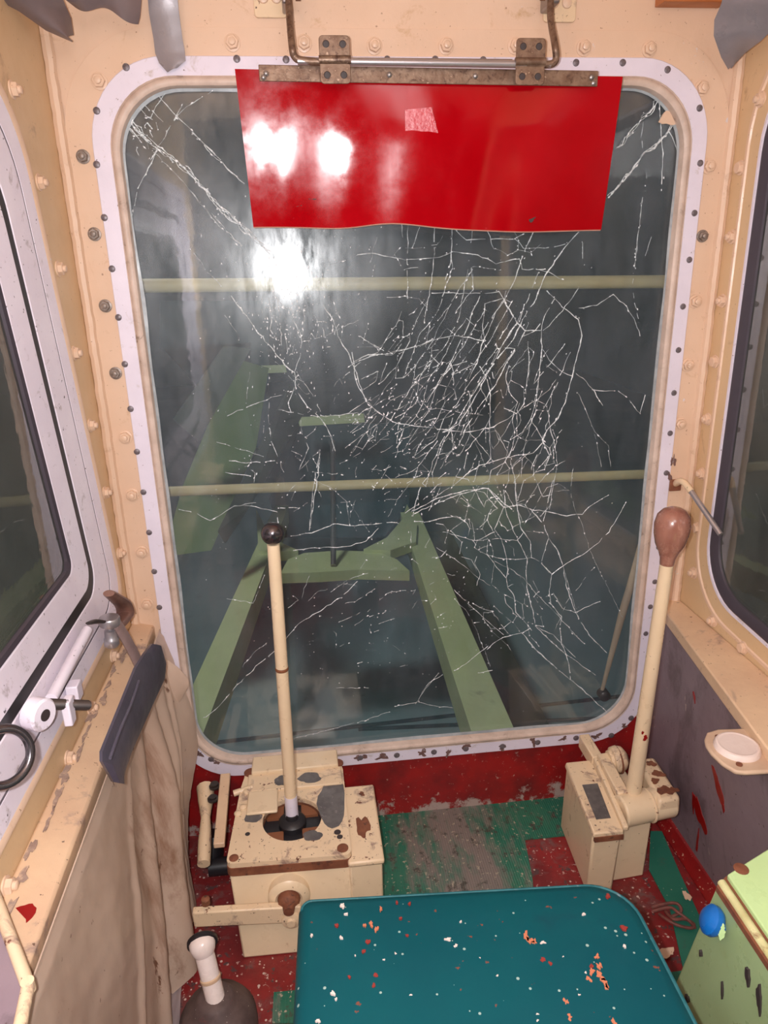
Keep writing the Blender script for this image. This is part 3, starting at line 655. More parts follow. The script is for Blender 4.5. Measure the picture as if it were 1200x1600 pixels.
# right wall
RW = [(-.092, .60), (-1.45, .52), (-1.45, 1.60), (-.092, 1.60)]
def rl(ins, r1=.12, r2=.16): return rpoly(inset(RW, ins), [max(r1 - ins * .6, .02), .05, .05, max(r2 - ins * .6, .02)], 10)
bm = BM(); plate(bm, YZ([(0, 0), (-1.6, 0), (-1.6, 1.85), (0, 1.85)], XR), [YZ(rl(.004), XR)], (.03, 0, 0))
wr = struct(obj('wall_right', bm, 'cream_side'), 'cream right wall with rounded window opening')
bm = BM(); ring(bm, [YZ(rl(-.045), XR), YZ(rl(-.043), XR - .003), YZ(rl(-.037), XR - .003), YZ(rl(-.035), XR)]); obj('opening_seam', bm, 'cream', wr)
bm = BM(); ring(bm, [YZ(rl(-.004), XR), YZ(rl(-.002), XR - .003), YZ(rl(.003), XR - .003), YZ(rl(.005), XR + .01), YZ(rl(-.003), XR + .01)]); obj('opening_lip', bm, 'white', wr)
for i, (a, b) in enumerate([(1190, 155), (1158, 262), (1145, 370), (1130, 470), (1118, 565), (1107, 655), (1098, 740), (1090, 825), (1085, 895), (1115, 970), (1162, 1012)]):
    bm = BM(); hexbolt(bm, P(a, b, 0, XR), (-1, 0, 0), .0105, i % 3 != 1, i); obj('hex_bolt', bm, 'cream', wr)
w3 = thing('window_3', 'side window with dark rubber gasket on the right', 'window', (XR, -.7, .6)); del w3['category']; w3['kind'] = 'structure'
bm = BM(); ring(bm, [YZ(rl(.004), XR + .012), YZ(rl(.005), XR - .001), YZ(rl(.010), XR - .002), YZ(rl(.026), XR + .004), YZ(rl(.028), XR + .012)]); obj('gasket', bm, 'darkgasket', w3)
bm = BM(); g = rl(.018); loft(bm, [YZ(g, XR + .008), YZ(g, XR + .012)]); obj('glass_pane', bm, 'glass_side', w3, smooth=False)

# floor, ceiling, sills
bm = BM(); box(bm, (XL - .03, -1.6, -.03), (XR + .03, .03, 0)); struct(obj('floor', bm, 'redfloor'), 'scuffed red painted cab floor')
bm = BM(); box(bm, (XL - .03, -1.9, 1.85), (XR + .03, .03, 1.88)); struct(obj('ceiling', bm, 'cream'), 'cream cab ceiling')
bm = BM()
LIz = .562
hexa(bm, [(XL, -.002, LIz - .03), (XL, -1.3, LIz - .03), (-.325, -1.3, LIz - .03), (-.345, -.002, LIz - .03),
          (XL, -.002, LIz + .012), (XL, -1.3, LIz + .012), (-.325, -1.3, LIz), (-.345, -.002, LIz)])
tl_ = struct(obj('trim_1', bm, 'cream_dirty', bevel=.004), 'dirty cream sill beam below the left window')
bm = BM()
for k in range(16): blob(bm, (-.379 + .004 * math.sin(k * 2.1), -.10 - k * .048, LIz + .0108), (1, 0, 0), (0, 1, 0), .0045 + .002 * math.sin(k * 1.7), .018, 500 + k, (0, 0, .001), 18, .6)
M['grime'] = paint('grey_grime', (166, 144, 132), (140, 116, 108), 60, (206, 176, 150), 70, .5, rough=.6)
obj('grime_streak', bm, 'grime', tl_, 'grey grime in the crease', split=True)
bm = BM(); q = P(40, 1435, 2, LIz + .004); blob(bm, (-.362, q.y, LIz + .0055), (1, 0, -.15), (.25, 1, 0), .013, .020, 8, (0, 0, .001), 20, .14); obj('paint_chip', bm, 'redpaint', tl_, 'dark red paint spot')
bm = BM()
hexa(bm, [(XR, -.002, .50), (.772, -.002, .50), (.690, -.56, .50), (XR, -.56, .50), (XR, -.002, .532), (.772, -.002, .527), (.690, -.56, .527), (XR, -.56, .532)])
struct(obj('trim_2', bm, 'cream_dirty', bevel=.003), 'dirty cream sill beam below the right window')
def PX(y, z): return .79 + ((.776 - .076 * (-y / .56)) - .79) * z / .50
bm = BM(); gy = [-.001 - .749 * i / 30 for i in range(31)]; gz = [.5 * j / 12 for j in range(13)]
G1 = [[bm.verts.new((PX(max(y, -.56), z), y, z)) for y in gy] for z in gz]; G2 = [[bm.verts.new((XR, y, z)) for y in gy] for z in gz]
for j in range(12):
    for i in range(30):
        bm.faces.new((G1[j][i], G1[j][i + 1], G1[j + 1][i + 1], G1[j + 1][i])); bm.faces.new((G2[j][i], G2[j + 1][i], G2[j + 1][i + 1], G2[j][i + 1]))
for i in range(30): bm.faces.new((G1[12][i], G1[12][i + 1], G2[12][i + 1], G2[12][i])); bm.faces.new((G1[0][i], G2[0][i], G2[0][i + 1], G1[0][i + 1]))
for j in range(12): bm.faces.new((G1[j][0], G1[j + 1][0], G2[j + 1][0], G2[j][0])); bm.faces.new((G1[j][30], G2[j][30], G2[j + 1][30], G1[j + 1][30]))
gp = struct(obj('trim_3', bm, 'greypanel'), 'grey painted panel under the right sill with red drips')
def panelpt(a, b, lift=0):
    d_ = M3 @ V((a - 600, b - 800, F)); lo_, hi_ = 0.0, 3.0 / F
    for _ in range(50):
        m_ = (lo_ + hi_) / 2; q = CAM + d_ * m_
        if q.x > PX(q.y, q.z): hi_ = m_
        else: lo_ = m_
    nn = V((-1, .14 * q.z / .5, -.1 * (-q.y / .56))).normalized(); return q, nn
bm = BM()
for k, (c, e_, wd) in enumerate([((1116, 1200), (1130, 1262), .011), ((1085, 1240), (1103, 1305), .015), ((1092, 1300), (1088, 1330), .004), ((1083, 1238), (1084, 1270), .004), ((1084, 1080), (1086, 1098), .004), ((1130, 1255), (1131, 1270), .004)]):
    a, nn = panelpt(*c); b, _ = panelpt(*e_); ax_ = (b - a); L_ = ax_.length; ax_.normalize()
    blob(bm, (a + b) / 2 - nn * .004, ax_.cross(nn), ax_, wd, L_ / 2, 40 + k, nn * .0052, 26, .3)
obj('paint_drip', bm, 'redpaint', gp, 'dried dark red paint drip', split=True)
bm = BM(); pts = [V((.782, y, .008)) for y in (-.001, -.75)]
hexa(bm, [(.800, -.001, 0), (.765, -.001, 0), (.765, -.72, 0), (.800, -.72, 0), (.795, -.001, .035), (.782, -.001, .030), (.782, -.72, .030), (.795, -.72, .035)])
struct(obj('baseboard_right', bm, 'redtrim', bevel=.003), 'red painted kerb along the foot of the grey panel')

# ================================================================== FLOOR COVERINGS
bm = BM(); pxpoly(bm, [(560, 1259), (594, 1258), (875, 1240), (905, 1260), (900, 1305), (820, 1313), (832, 1374), (850, 1600), (425, 1600), (428, 1552), (470, 1548), (560, 1500)], 2, .0008, (0, 0, .003))
tag(obj('floor_mat', bm, 'mat', smooth=False), 'worn green ribbed mat lying between the two lever boxes', 'floor mat')
bm = BM(); pxpoly(bm, [(1016, 1300), (1034, 1300), (1062, 1365), (1096, 1440), (1092, 1500), (1080, 1580), (1060, 1640), (1020, 1640), (1014, 1525), (1068, 1518), (1046, 1420), (1014, 1360)], 2, .0008, (0, 0, .003))
tag(obj('floor_mat', bm, 'mat_strip', smooth=False), 'narrow green mat strip beside the red kerb at right', 'floor mat')

# ================================================================== LEFT LEVER BOX
lx = thing('lever_box', 'large cream control box with rusty-edged cover plate and tall ball-topped lever', 'control box', (-.08, -.2, 0))
ZT = .196
bm = BM(); hexa(bm, [(-.185, -.340, 0), (.03, -.345, 0), (.03, -.012, 0), (-.185, -.012, 0), (-.198, -.305, ZT - .022), (.034, -.312, ZT - .022), (.03, -.012, ZT - .022), (-.19, -.012, ZT - .022)])
hs = obj('housing', bm, 'cream_clean', lx, bevel=.004)
bm = BM(); box(bm, (.030, -.322, 0), (.094, -.118, ZT - .012)); obj('side_housing', bm, 'cream_clean', lx, bevel=.005)
bm = BM(); box(bm, (.028, -.326, ZT - .016), (.098, -.112, ZT - .004)); sdp = obj('side_lid', bm, 'cream_worn', lx, bevel=.004)
bm = BM(); blob(bm, (.064, -.235, ZT - .0042), (1, 0, 0), (0, 1, 0), .013, .03, 4, (0, 0, .0009)); blob(bm, (.07, -.14, ZT - .0042), (1, 0, 0), (0, 1, 0), .006, .006, 5, (0, 0, .0009)); obj('rust_patch', bm, 'rust', sdp, 'worn brown patch', split=True)
# cover plate with round hole
HC = V((-.078, -.205))
bm = BM()
outer = rpoly([(-.202, -.307), (.036, -.316), (.034, -.068), (.026, -.03), (-.178, -.03), (-.190, -.10)], [.012, .012, .01, .01, .02, .02], 5)
hole = [HC + V((math.cos(2 * PI * i / 40) * .060, math.sin(2 * PI * i / 40) * .060)) for i in range(40)]
plate(bm, [V((p_.x, p_.y, ZT - .004)) for p_ in outer], [[V((p_.x, p_.y, ZT - .004)) for p_ in hole]], (0, 0, .011))
cp = obj('cover_plate', bm, 'cream_worn', lx, bevel=.0015)
bm = BM(); oo = [p_ * 1.0 for p_ in outer]
lo_ = [V((p_.x * 1.004 + .0003, p_.y * 1.006, ZT - .022)) for p_ in outer]; hi_ = [V((p_.x * 1.004 + .0003, p_.y * 1.006, ZT - .0035)) for p_ in outer]
plate(bm, lo_, [[V((p_.x, p_.y, ZT - .022)) for p_ in hole]], (0, 0, .0185)); obj('rusty_rim', bm, 'rust', cp, 'brown rusty lower edge')
bm = BM()
for x, y, s_ in [(-.188, -.294, .009), (.020, -.298, .011), (.022, -.046, .014), (-.172, -.05, .014)]: lathe(bm, (x, y, ZT + .006), (0, 0, 1), [(s_, 0), (s_, .0025), (s_ * .6, .004), (0, .0042)], 16)
obj('corner_bolt', bm, 'rust', cp, split=True)
bm = BM()
for x, y, s_ in [(-.166, -.235, .005), (.012, -.255, .007), (-.002, -.232, .005), (.016, -.268, .006), (-.042, -.245, .003)]: lathe(bm, (x, y, ZT + .0062), (0, 0, 1), [(s_, 0), (s_, .0012), (0, .0012)], 12)
obj('screw_hole', bm, 'dot', cp, split=True)
bm = BM()
def patch(x0, y0, x1, y1, z, seed):
    blob(bm, ((x0 + x1) / 2, (y0 + y1) / 2, z), (1, 0, 0), (0, 1, 0), abs(x1 - x0) / 2 * 1.1, abs(y1 - y0) / 2 * 1.1, seed, (0, 0, .0009), 22, .15)
patch(-.02, -.24, .03, -.10, ZT + .0068, 1); patch(-.172, -.205, -.142, -.17, ZT + .0068, 3); patch(-.055, -.27, -.02, -.245, ZT + .0068, 9)
obj('bare_patch', bm, 'bare', cp, 'grey metal showing through', split=True)
# raised rear block and flat cover piece
bm = BM(); box(bm, (-.168, -.066, ZT - .02), (.024, -.012, ZT + .020)); rb = obj('rear_block', bm, 'cream_clean', lx, bevel=.003)
bm = BM(); box(bm, (-.175, -.118, ZT + .005), (.030, -.062, ZT + .012)); rp = obj('rear_plate', bm, 'cream_worn', lx, bevel=.002)
bm = BM(); patch(-.115, -.108, -.088, -.078, ZT + .0118, 11); patch(-.062, -.108, -.018, -.076, ZT + .0118, 12); obj('bare_patch', bm, 'bare', rp, 'grey worn patch', split=True)
bm = BM(); box(bm, (-.172, -.185, ZT + .006), (-.108, -.118, ZT + .013)); obj('guide_plate', bm, 'cream_clean', lx, bevel=.003)
# the gate inside the round hole
bm = BM(); lathe(bm, (HC.x, HC.y, ZT - .014), (0, 0, 1), [(.0595, 0), (.0595, .003), (0, .003)], 40); obj('gate_floor', bm, 'black', lx)
bm = BM()
for a0 in (.35, 1.9, 3.5, 5.1):
    lp = [(HC + V((math.cos(a0 + .9 * k / 6), math.sin(a0 + .9 * k / 6))) * .056) for k in range(7)] + [HC + V((math.cos(a0 + .45), math.sin(a0 + .45))) * .026]
    plate(bm, [V((p_.x, p_.y, ZT - .011)) for p_ in lp], [], (0, 0, .006))
obj('gate_segment', bm, 'brown', lx, 'rust brown gate segment', split=True)
bm = BM(); lathe(bm, (HC.x, HC.y, ZT - .012), (0, 0, 1), [(.028, 0), (.028, .014), (.022, .02), (.013, .022), (.011, .03)], 24); obj('lever_socket', bm, 'black', lx)
# lever
L0 = V((-.078, -.200, ZT + .012)); L1 = P(427, 850, 1, -.205)
bm = BM(); tube(bm, [L0, L1], [.0125, .0122, .0118, .0112], 20); lv = obj('lever', bm, 'cream_clean', lx)
bm = BM(); m_ = L0.lerp(L1, .57); lathe(bm, m_, (L1 - L0), [(.0118, 0), (.0128, .002), (.0128, .005), (.0118, .007)], 20); obj('brown_band', bm, 'brown', lv)
ax_ = (L1 - L0).normalized(); K = L1 + ax_ * .020
bm = BM(); lathe(bm, K, ax_, [(0, -.0205)] + [(.0205 * math.cos(a), .0205 * math.sin(a)) for a in [math.radians(x) for x in range(-75, 90, 12)]] + [(0, .0205)], 28); obj('ball_knob', bm, 'darkchrome', lv, 'dark chrome ball knob')
bm = BM(); tube(bm, [L0 - ax_ * .004, L0 + ax_ * .05], [.0133, .0128], 20); obj('worn_foot', bm, 'white', lv, 'whitish worn foot of the lever')
# left-hand linkage
bm = BM(); c = P(328, 1240, 2, .17); tube(bm, [c + V((-.012, .02, 0)), c + V((-.006, -.03, -.005)), c + V((.0, -.10, -.015)), c + V((.004, -.17, -.03))], [.020, .017, .010, .014, .013], 12, 4); lk = obj('linkage_arm', bm, 'cream_worn', lx)
bm = BM(); a = P(352, 1208, 2, .20); b = P(342, 1318, 2, .185)
u = V((.011, 0, 0)); wv_ = V((0, 0, -.012)); hexa(bm, [a - u + wv_, a + u + wv_, b + u + wv_, b - u + wv_, a - u, a + u, b + u, b - u]); obj('link_bar', bm, 'cream_dirty', lx, bevel=.002)
bm = BM(); lathe(bm, c + V((.012, .0, .016)), (0, 0, 1), [(.012, 0), (.012, .004), (.009, .005), (.009, .010), (0, .010)], 16); lathe(bm, c + V((.012, -.035, .012)), (0, 0, 1), [(.012, 0), (.012, .004), (.008, .005), (.008, .009), (0, .009)], 16); obj('link_nut', bm, 'darksteel', lk, split=True)
bm = BM()
for a, b in ((385, 1238), (380, 1262), (372, 1272)): lathe(bm, P(a, b, 2, ZT + .006), (0, 0, 1), [(.008, 0), (.008, .003), (.005, .006), (0, .0065)], 14)
tube(bm, [P(365, 1240, 2, ZT + .004), P(395, 1230, 2, ZT + .008)], .007, 10)
obj('hinge_pin', bm, 'cream_worn', lx, split=True)
# front boss and arm
bm = BM(); c = V((-.088, -.322, .128)); lathe(bm, c, (0, -1, 0), [(.040, -.02), (.040, .006), (.034, .012), (.026, .014), (.022, .010)], 28); obj('shaft_boss', bm, 'cream_clean', lx)
bm = BM(); lathe(bm, c + V((0, -.01, 0)), (0, -1, 0), [(.022, 0), (.020, .012), (.012, .018), (.010, .03)], 20); obj('shaft_end', bm, 'rust', lx)
bm = BM(); A0 = P(300, 1427, 1, -.352); A1_ = P(470, 1417, 1, -.352)
hexa(bm, [A0 + V((0, .0, -.036)), A1_ + V((0, 0, -.040)), A1_ + V((0, .016, -.040)), A0 + V((0, .016, -.036)), A0, A1_, A1_ + V((0, .016, 0)), A0 + V((0, .016, 0))])
arm = obj('cross_arm', bm, 'cream_worn', lx, bevel=.003)
bm = BM(); lathe(bm, P(455, 1436, 1, -.352), (0, -1, 0), [(.018, 0), (.017, .006), (.010, .008), (.008, .012), (0, .012)], 20); obj('arm_pivot', bm, 'cream_worn', arm)
bm = BM(); lathe(bm, P(322, 1412, 1, -.348), (0, 0, 1), [(.008, 0), (.008, .012), (.005, .014)], 12); obj('arm_pin', bm, 'rust', arm)

# black rubber pedal boot left of the box
bm = BM(); c = P(332, 1335, 2, 0)
tube(bm, [c + V((0, -.02, 0)), c + V((.004, -.01, .03)), c + V((.01, 0, .06))], [.034, .036, .031, .024], 14, 3, .75); tube(bm, [c + V((0, -.05, .012)), c + V((.045, -.05, .012))], .02, 12)
tag(obj('rubber_boot', bm, 'black'), 'small black rubber boot on the red floor left of the large lever box', 'boot cover')

# short white lever, bottom left
sl = thing('short_lever', 'short lever with white knob rising from a dusty rubber boot', 'lever', P(340, 1600, 2, 0))
b0 = P(340, 1585, 2, .035); bm = BM()
lathe(bm, V((b0.x, b0.y, 0)), (0, 0, 1), [(.068, 0), (.066, .03), (.055, .05), (.04, .062), (.032, .075), (.026, .08), (.0, .082)], 28); obj('rubber_boot', bm, 'boot', sl)
s0 = V((b0.x + .0, b0.y, .078)); s1 = P(318, 1484, 1, b0.y + .03)
bm = BM(); tube(bm, [s0 - (s1 - s0) * .1, s1], [.0165, .0155, .014, .0165], 18); obj('shaft', bm, 'knobwhite', sl)
ax2 = (s1 - s0).normalized()
bm = BM(); lathe(bm, s0.lerp(s1, .35), ax2, [(.0165, 0), (.018, .002), (.018, .006), (.016, .008)], 18); obj('collar', bm, 'cream_dirty', sl)
bm = BM(); lathe(bm, s1 + ax2 * .008, ax2, [(.013, -.022), (.020, -.010), (.0225, 0), (.0215, .008), (.017, .015), (.009, .020), (0, .0215)], 24); obj('knob', bm, 'knobwhite', sl)
tc = (s1 - CAM).normalized() * 1.0; tc = (tc + V((0, .2, .9))).normalized()
bm = BM(); lathe(bm, s1 + ax2 * .006, tc, [(.022, .002), (.0262, .004), (.0262, .010), (.022, .014), (.012, .017), (0, .018)], 24); obj('knob_cap', bm, 'black', sl, 'black ring around the knob top')

# ================================================================== RIGHT LEVER BOX
rx = thing('lever_box', 'narrow cream control box with wooden pear-knob lever in the right corner', 'control box', (.61, -.2, 0))
ZR = .172
bm = BM(); hexa(bm, [(.528, -.285, 0), (.585, -.285, 0), (.600, -.09, 0), (.540, -.09, 0), (.524, -.300, ZR), (.584, -.300, ZR), (.608, -.09, ZR), (.545, -.09, ZR)])
obj('housing', bm, 'cream_clean', rx, bevel=.005)
bm = BM(); hexa(bm, [(.522, -.304, ZR - .006), (.588, -.304, ZR - .006), (.612, -.086, ZR - .006), (.542, -.086, ZR - .006), (.524, -.304, ZR + .006), (.586, -.304, ZR + .006), (.610, -.086, ZR + .006), (.545, -.086, ZR + .006)])
tp = obj('top_plate', bm, 'cream_worn', rx, bevel=.003)
bm = BM(); box(bm, (.526, -.3055, ZR - .016), (.586, -.299, ZR - .004)); obj('rusty_edge', bm, 'rust', tp)
bm = BM(); hexa(bm, [V((x, y, z)) for z in (ZR + .0055, ZR + .0072) for x, y in ((.543, -.268), (.574, -.268), (.588, -.165), (.553, -.165))]); obj('bare_patch', bm, 'bare', tp, 'bare grey metal rectangle')
bm = BM(); hexa(bm, [(.586, -.262, 0), (.668, -.256, 0), (.672, -.09, 0), (.600, -.09, 0), (.586, -.262, .165), (.672, -.256, .165), (.676, -.09, .165), (.606, -.09, .165)])
obj('side_housing', bm, 'cream_clean', rx, bevel=.004)
bm = BM(); hexa(bm, [(.585, -.305, ZR + .004), (.596, -.305, ZR + .004), (.618, -.05, ZR + .004), (.606, -.05, ZR + .004), (.585, -.305, ZR + .016), (.596, -.305, ZR + .016), (.618, -.05, ZR + .03), (.606, -.05, ZR + .03)])
obj('guard_rib', bm, 'cream_worn', rx, bevel=.003)
bm = BM(); hb = V((.602, -.250, .176)); tube(bm, [hb, hb + V((.116, .012, .004))], .033, 28); hub = obj('hub', bm, 'cream_clean', rx, bevel=.004)
bm = BM(); lathe(bm, hb + V((.062, .006, .002)), (1, .1, .03), [(.0335, 0), (.0355, .002), (.0355, .004), (.0335, .006)], 28); obj('hub_seam', bm, 'cream_worn', hub)
bm = BM(); hexa(bm, [(.668, -.275, .170), (.725, -.270, .170), (.735, -.130, .170), (.690, -.130, .170), (.672, -.272, .214), (.722, -.268, .214), (.735, -.128, .205), (.692, -.128, .205)])
cl = obj('clamp_plate', bm, 'cream_worn', rx, bevel=.008)
bm = BM()
for i, (a, b, s_) in enumerate([(.700, -.245, .016), (.712, -.190, .012), (.694, -.212, .009), (.720, -.245, .008), (.714, -.155, .010)]): blob(bm, (a, b, .2135 - (b + .27) * .05), (1, 0, 0), (0, 1, -.06), s_, s_ * .9, 60 + i, (0, 0, .002))
obj('rust_patch', bm, 'rust', cl, 'brown chipped patch', split=True)
# linkage arm behind with round boss
bm = BM(); a = P(950, 1184, 2, .205); b = P(975, 1242, 2, .205)
hexa(bm, [a + V((-.022, .01, -.012)), a + V((.004, .012, -.012)), b + V((.012, 0, -.012)), b + V((-.014, 0, -.012)), a + V((-.022, .01, .006)), a + V((.004, .012, .006)), b + V((.012, 0, .006)), b + V((-.014, 0, .006))]); obj('linkage_arm', bm, 'cream_worn', rx, bevel=.003)
bm = BM(); c = P(965, 1187, 2, .20); lathe(bm, c + V((-.02, 0, 0)), (1, 0, .1), [(.022, 0), (.022, .006), (.028, .008), (.030, .02), (.026, .032), (.014, .04), (0, .042)], 24); bs_ = obj('linkage_boss', bm, 'cream_worn', rx)
bm = BM(); lathe(bm, c + V((-.002, 0, .0)), (1, 0, .1), [(.0295, 0), (.0315, .001), (.0315, .004), (.0295, .005)], 24); obj('boss_groove', bm, 'rust', bs_)
bm = BM(); box(bm, (.600, -.105, .165), (.625, -.02, .20)); obj('rear_bracket', bm, 'cream_worn', rx, bevel=.003)
# lever
R0 = V((.652, -.238, .19)); R0 = P(986, 1262, 1, -.232); R1 = P(1042, 880, 1, -.225)
bm = BM(); tube(bm, [R0, R1], [.0160, .0150, .0140, .0125], 20); lv = obj('lever', bm, 'cream_clean', rx)
ax3 = (R1 - R0).normalized()
bm = BM(); lathe(bm, R1 - ax3 * .004, ax3, [(.0118, 0), (.0130, .002), (.0140, .014), (.0180, .026), (.0262, .042), (.0310, .062), (.0325, .080), (.0290, .098), (.0200, .109), (.0090, .114), (0, .115)], 32); obj('pear_knob', bm, 'wood', lv, 'glossy brown wooden pear-shaped knob')
bm = BM(); blob(bm, R0.lerp(R1, .33) + V((0, -.0146, 0)), (1, 0, 0), ax3, .0045, .006, 77, (0, -.0012, 0)); blob(bm, R0.lerp(R1, .33) + V((-.006, -.013, .012)), (1, 0, 0), ax3, .003, .003, 78, (0, -.0012, 0)); obj('paint_spot', bm, 'redpaint', lv, 'red paint spot', split=True)

# ================================================================== SEAT
st = thing('operator_seat', 'teal vinyl operator seat cushion splashed with paint flecks', 'seat', (.17, -.85, 0))
ZS = .44
so = rpoly([(-.052, -.618), (.412, -.650), (.405, -1.12), (-.075, -1.12)], [.02, .055, .05, .05], 8)
def sl_(ins, z): return [V((p_.x, p_.y, z)) for p_ in rpoly(inset([(-.052, -.618), (.412, -.650), (.405, -1.12), (-.075, -1.12)], ins), [max(.014 - ins * .05, .008), .060, .05, .05], 8)]
bm = BM()
lps = [sl_(.012, ZS - .085), sl_(.002, ZS - .075), sl_(0, ZS - .05), sl_(.001, ZS - .022), sl_(.005, ZS - .010), sl_(.012, ZS - .003), sl_(.022, ZS), sl_(.06, ZS + .003), sl_(.12, ZS + .005)]
loft(bm, lps); cu = obj('cushion', bm, 'vinyl', st)
bm = BM(); tube(bm, sl_(.006, ZS - .009)[:30], [.002, .0026, .0032, .0032], 8); obj('piping', bm, 'vinyledge', cu, 'scuffed grey-blue edge')
def seatpt(a, b): return P(a, b, 2, ZS + .0045)
rn = random.Random(42)
bm = BM()
for a, b, s_ in [(535, 1415, 7), (541, 1428, 4), (487, 1461, 4), (533, 1465, 5), (700, 1468, 7), (712, 1478, 5), (848, 1473, 6), (520, 1552, 6), (525, 1561, 3), (497, 1595, 5), (912, 1428, 4), (976, 1478, 4), (915, 1520, 3), (600, 1500, 3), (618, 1490, 3), (555, 1493, 2), (720, 1440, 3), (642, 1555, 3), (840, 1595, 3), (905, 1555, 3), (750, 1497, 2), (777, 1525, 3), (880, 1495, 2), (840, 1585, 3)]:
    q = seatpt(a, b)
    blob(bm, q + V((0, 0, -.002)), (1, 0, 0), (0, 1, 0), s_ * .00045, s_ * .0004, rn.random(), (0, 0, .0028), 16, .6)
obj('paint_fleck', bm, 'caplid', cu, 'pale paint fleck', split=True)
M['orange'] = flat('orange_paint', (206, 124, 92), .5)
M['redfleck'] = flat('red_fleck_paint', (150, 54, 48), .5)
bm = BM()
for k, (a, b, s_) in enumerate([(822, 1463, 6), (828, 1470, 6), (835, 1472, 4), (933, 1495, 4), (936, 1510, 5), (938, 1525, 6), (944, 1535, 6), (925, 1518, 5), (948, 1542, 4), (884, 1565, 4), (890, 1590, 4), (960, 1600, 5), (580, 1444, 4), (588, 1452, 4), (570, 1446, 3), (595, 1420, 3), (920, 1530, 4)]):
    blob(bm, seatpt(a, b) + V((0, 0, -.002)), (1, 0, 0), (0, 1, 0), s_ * .0006, s_ * .0009, k * 7, (0, 0, .003), 14, .7)
obj('orange_scrape', bm, 'orange', cu, 'orange-brown scraped spot', split=True)
bm = BM()
for k, (a, b, s_) in enumerate([(575, 1472, 5), (568, 1487, 4), (587, 1524, 4), (584, 1540, 4), (546, 1527, 3), (620, 1410, 3), (636, 1462, 3), (626, 1435, 3), (526, 1446, 4), (975, 1450, 6), (848, 1500, 5), (860, 1506, 4), (924, 1510, 4), (950, 1400, 5), (640, 1412, 3)]):
    blob(bm, seatpt(a, b) - V((0, 0, .002)), (1, 0, 0), (0, 1, 0), s_ * .0006, s_ * .0007, k + 90, (0, 0, .003), 10, .4)
obj('red_fleck', bm, 'redfleck', cu, 'dull red fleck', split=True)
bm = BM(); box(bm, (-.03, -1.10, ZS - .11), (.39, -.66, ZS - .083)); obj('seat_pan', bm, 'darksteel', st, bevel=.005)
bm = BM(); lathe(bm, (.17, -.88, 0), (0, 0, 1), [(.11, 0), (.11, .012), (.05, .02), (.045, .33), (.08, .335)], 24); obj('pedestal', bm, 'darksteel', st)

# ================================================================== GREEN CONSOLE at right
gc = thing('side_console', 'pale green side console with a blue knob and rusty hinge strip', 'console', (.62, -.9, 0))
ZC = .466
A_ = (.514, -.704)
bm = BM()
hexa(bm, [(.512, -.600, .0), (.512, -1.25, .0), (.688, -1.25, .0), (.688, -.575, .0), (.514, -.702, ZC - .006), (.505, -1.25, ZC - .006), (.684, -1.25, ZC - .006), (.684, -.638, ZC - .006)])
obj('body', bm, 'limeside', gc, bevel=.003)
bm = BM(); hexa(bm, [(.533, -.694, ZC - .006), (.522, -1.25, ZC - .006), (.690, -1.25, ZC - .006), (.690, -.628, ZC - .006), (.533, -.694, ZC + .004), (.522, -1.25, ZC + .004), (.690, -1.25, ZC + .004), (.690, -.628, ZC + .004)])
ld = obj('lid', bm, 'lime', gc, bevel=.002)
bm = BM(); hexa(bm, [(.5125, -.704, ZC - .012), (.5035, -1.25, ZC - .012), (.530, -1.25, ZC - .012), (.5355, -.690, ZC - .012), (.5125, -.704, ZC - .003), (.5035, -1.25, ZC - .003), (.530, -1.25, ZC - .003), (.5355, -.690, ZC - .003)]); obj('rusty_bed', bm, 'rust', gc, 'brown rusty seam')
bm = BM(); tube(bm, [(.5220, -.700, ZC - .003), (.5125, -1.25, ZC - .003)], .0058, 12); obj('hinge_strip', bm, 'strip', gc, 'yellowish rusty hinge strip')
bm = BM()
for k, (a, b, ru, rv) in enumerate([(1170, 1525, .004, .012), (1188, 1560, .004, .018), (1096, 1490, .002, .004), (1130, 1548, .0012, .012), (1075, 1560, .004, .006)]):
    q = P(a, b, 0, .512); q.x = .509; blob(bm, q, (0, 1, 0), (0, .2, 1), ru, rv, k + 200, (.006, 0, 0))
obj('chipped_spot', bm, 'dot', gc, 'dark paint chip', split=True)
bm = BM(); q = P(1158, 1358, 2, ZC + .004); lathe(bm, q, (0, 0, 1), [(.010, 0), (.010, .001), (.006, .002), (0, .002)], 16); obj('screw', bm, 'rust', ld)
kc = P(1110, 1437, 0, .497)
bm = BM(); axk = V((-.85, .25, .45)).normalized(); lathe(bm, kc - axk * .004, axk, [(.006, -.022), (.007, -.012), (.0175, -.006), (.0205, 0), (.0200, .006), (.014, .0115), (.006, .0135), (0, .014)], 28); kn = obj('blue_knob', bm, 'blue', gc, 'rounded blue knob')
bm = BM(); u_, v_ = frame(axk)
q = kc + V((.006, -.016, 0)); 
for k in range(3): blob(bm, kc - axk * .005 + (V((0, -1, -.2 + .35 * k)).normalized() * .0185), V((.8, .1, .5)).normalized(), V((0, .3, .9)).normalized(), .0045, .0035, 300 + k, V((0, -.0022, 0)))
obj('worn_paint', bm, 'lime', kn, 'pale worn patch on the knob', split=True)

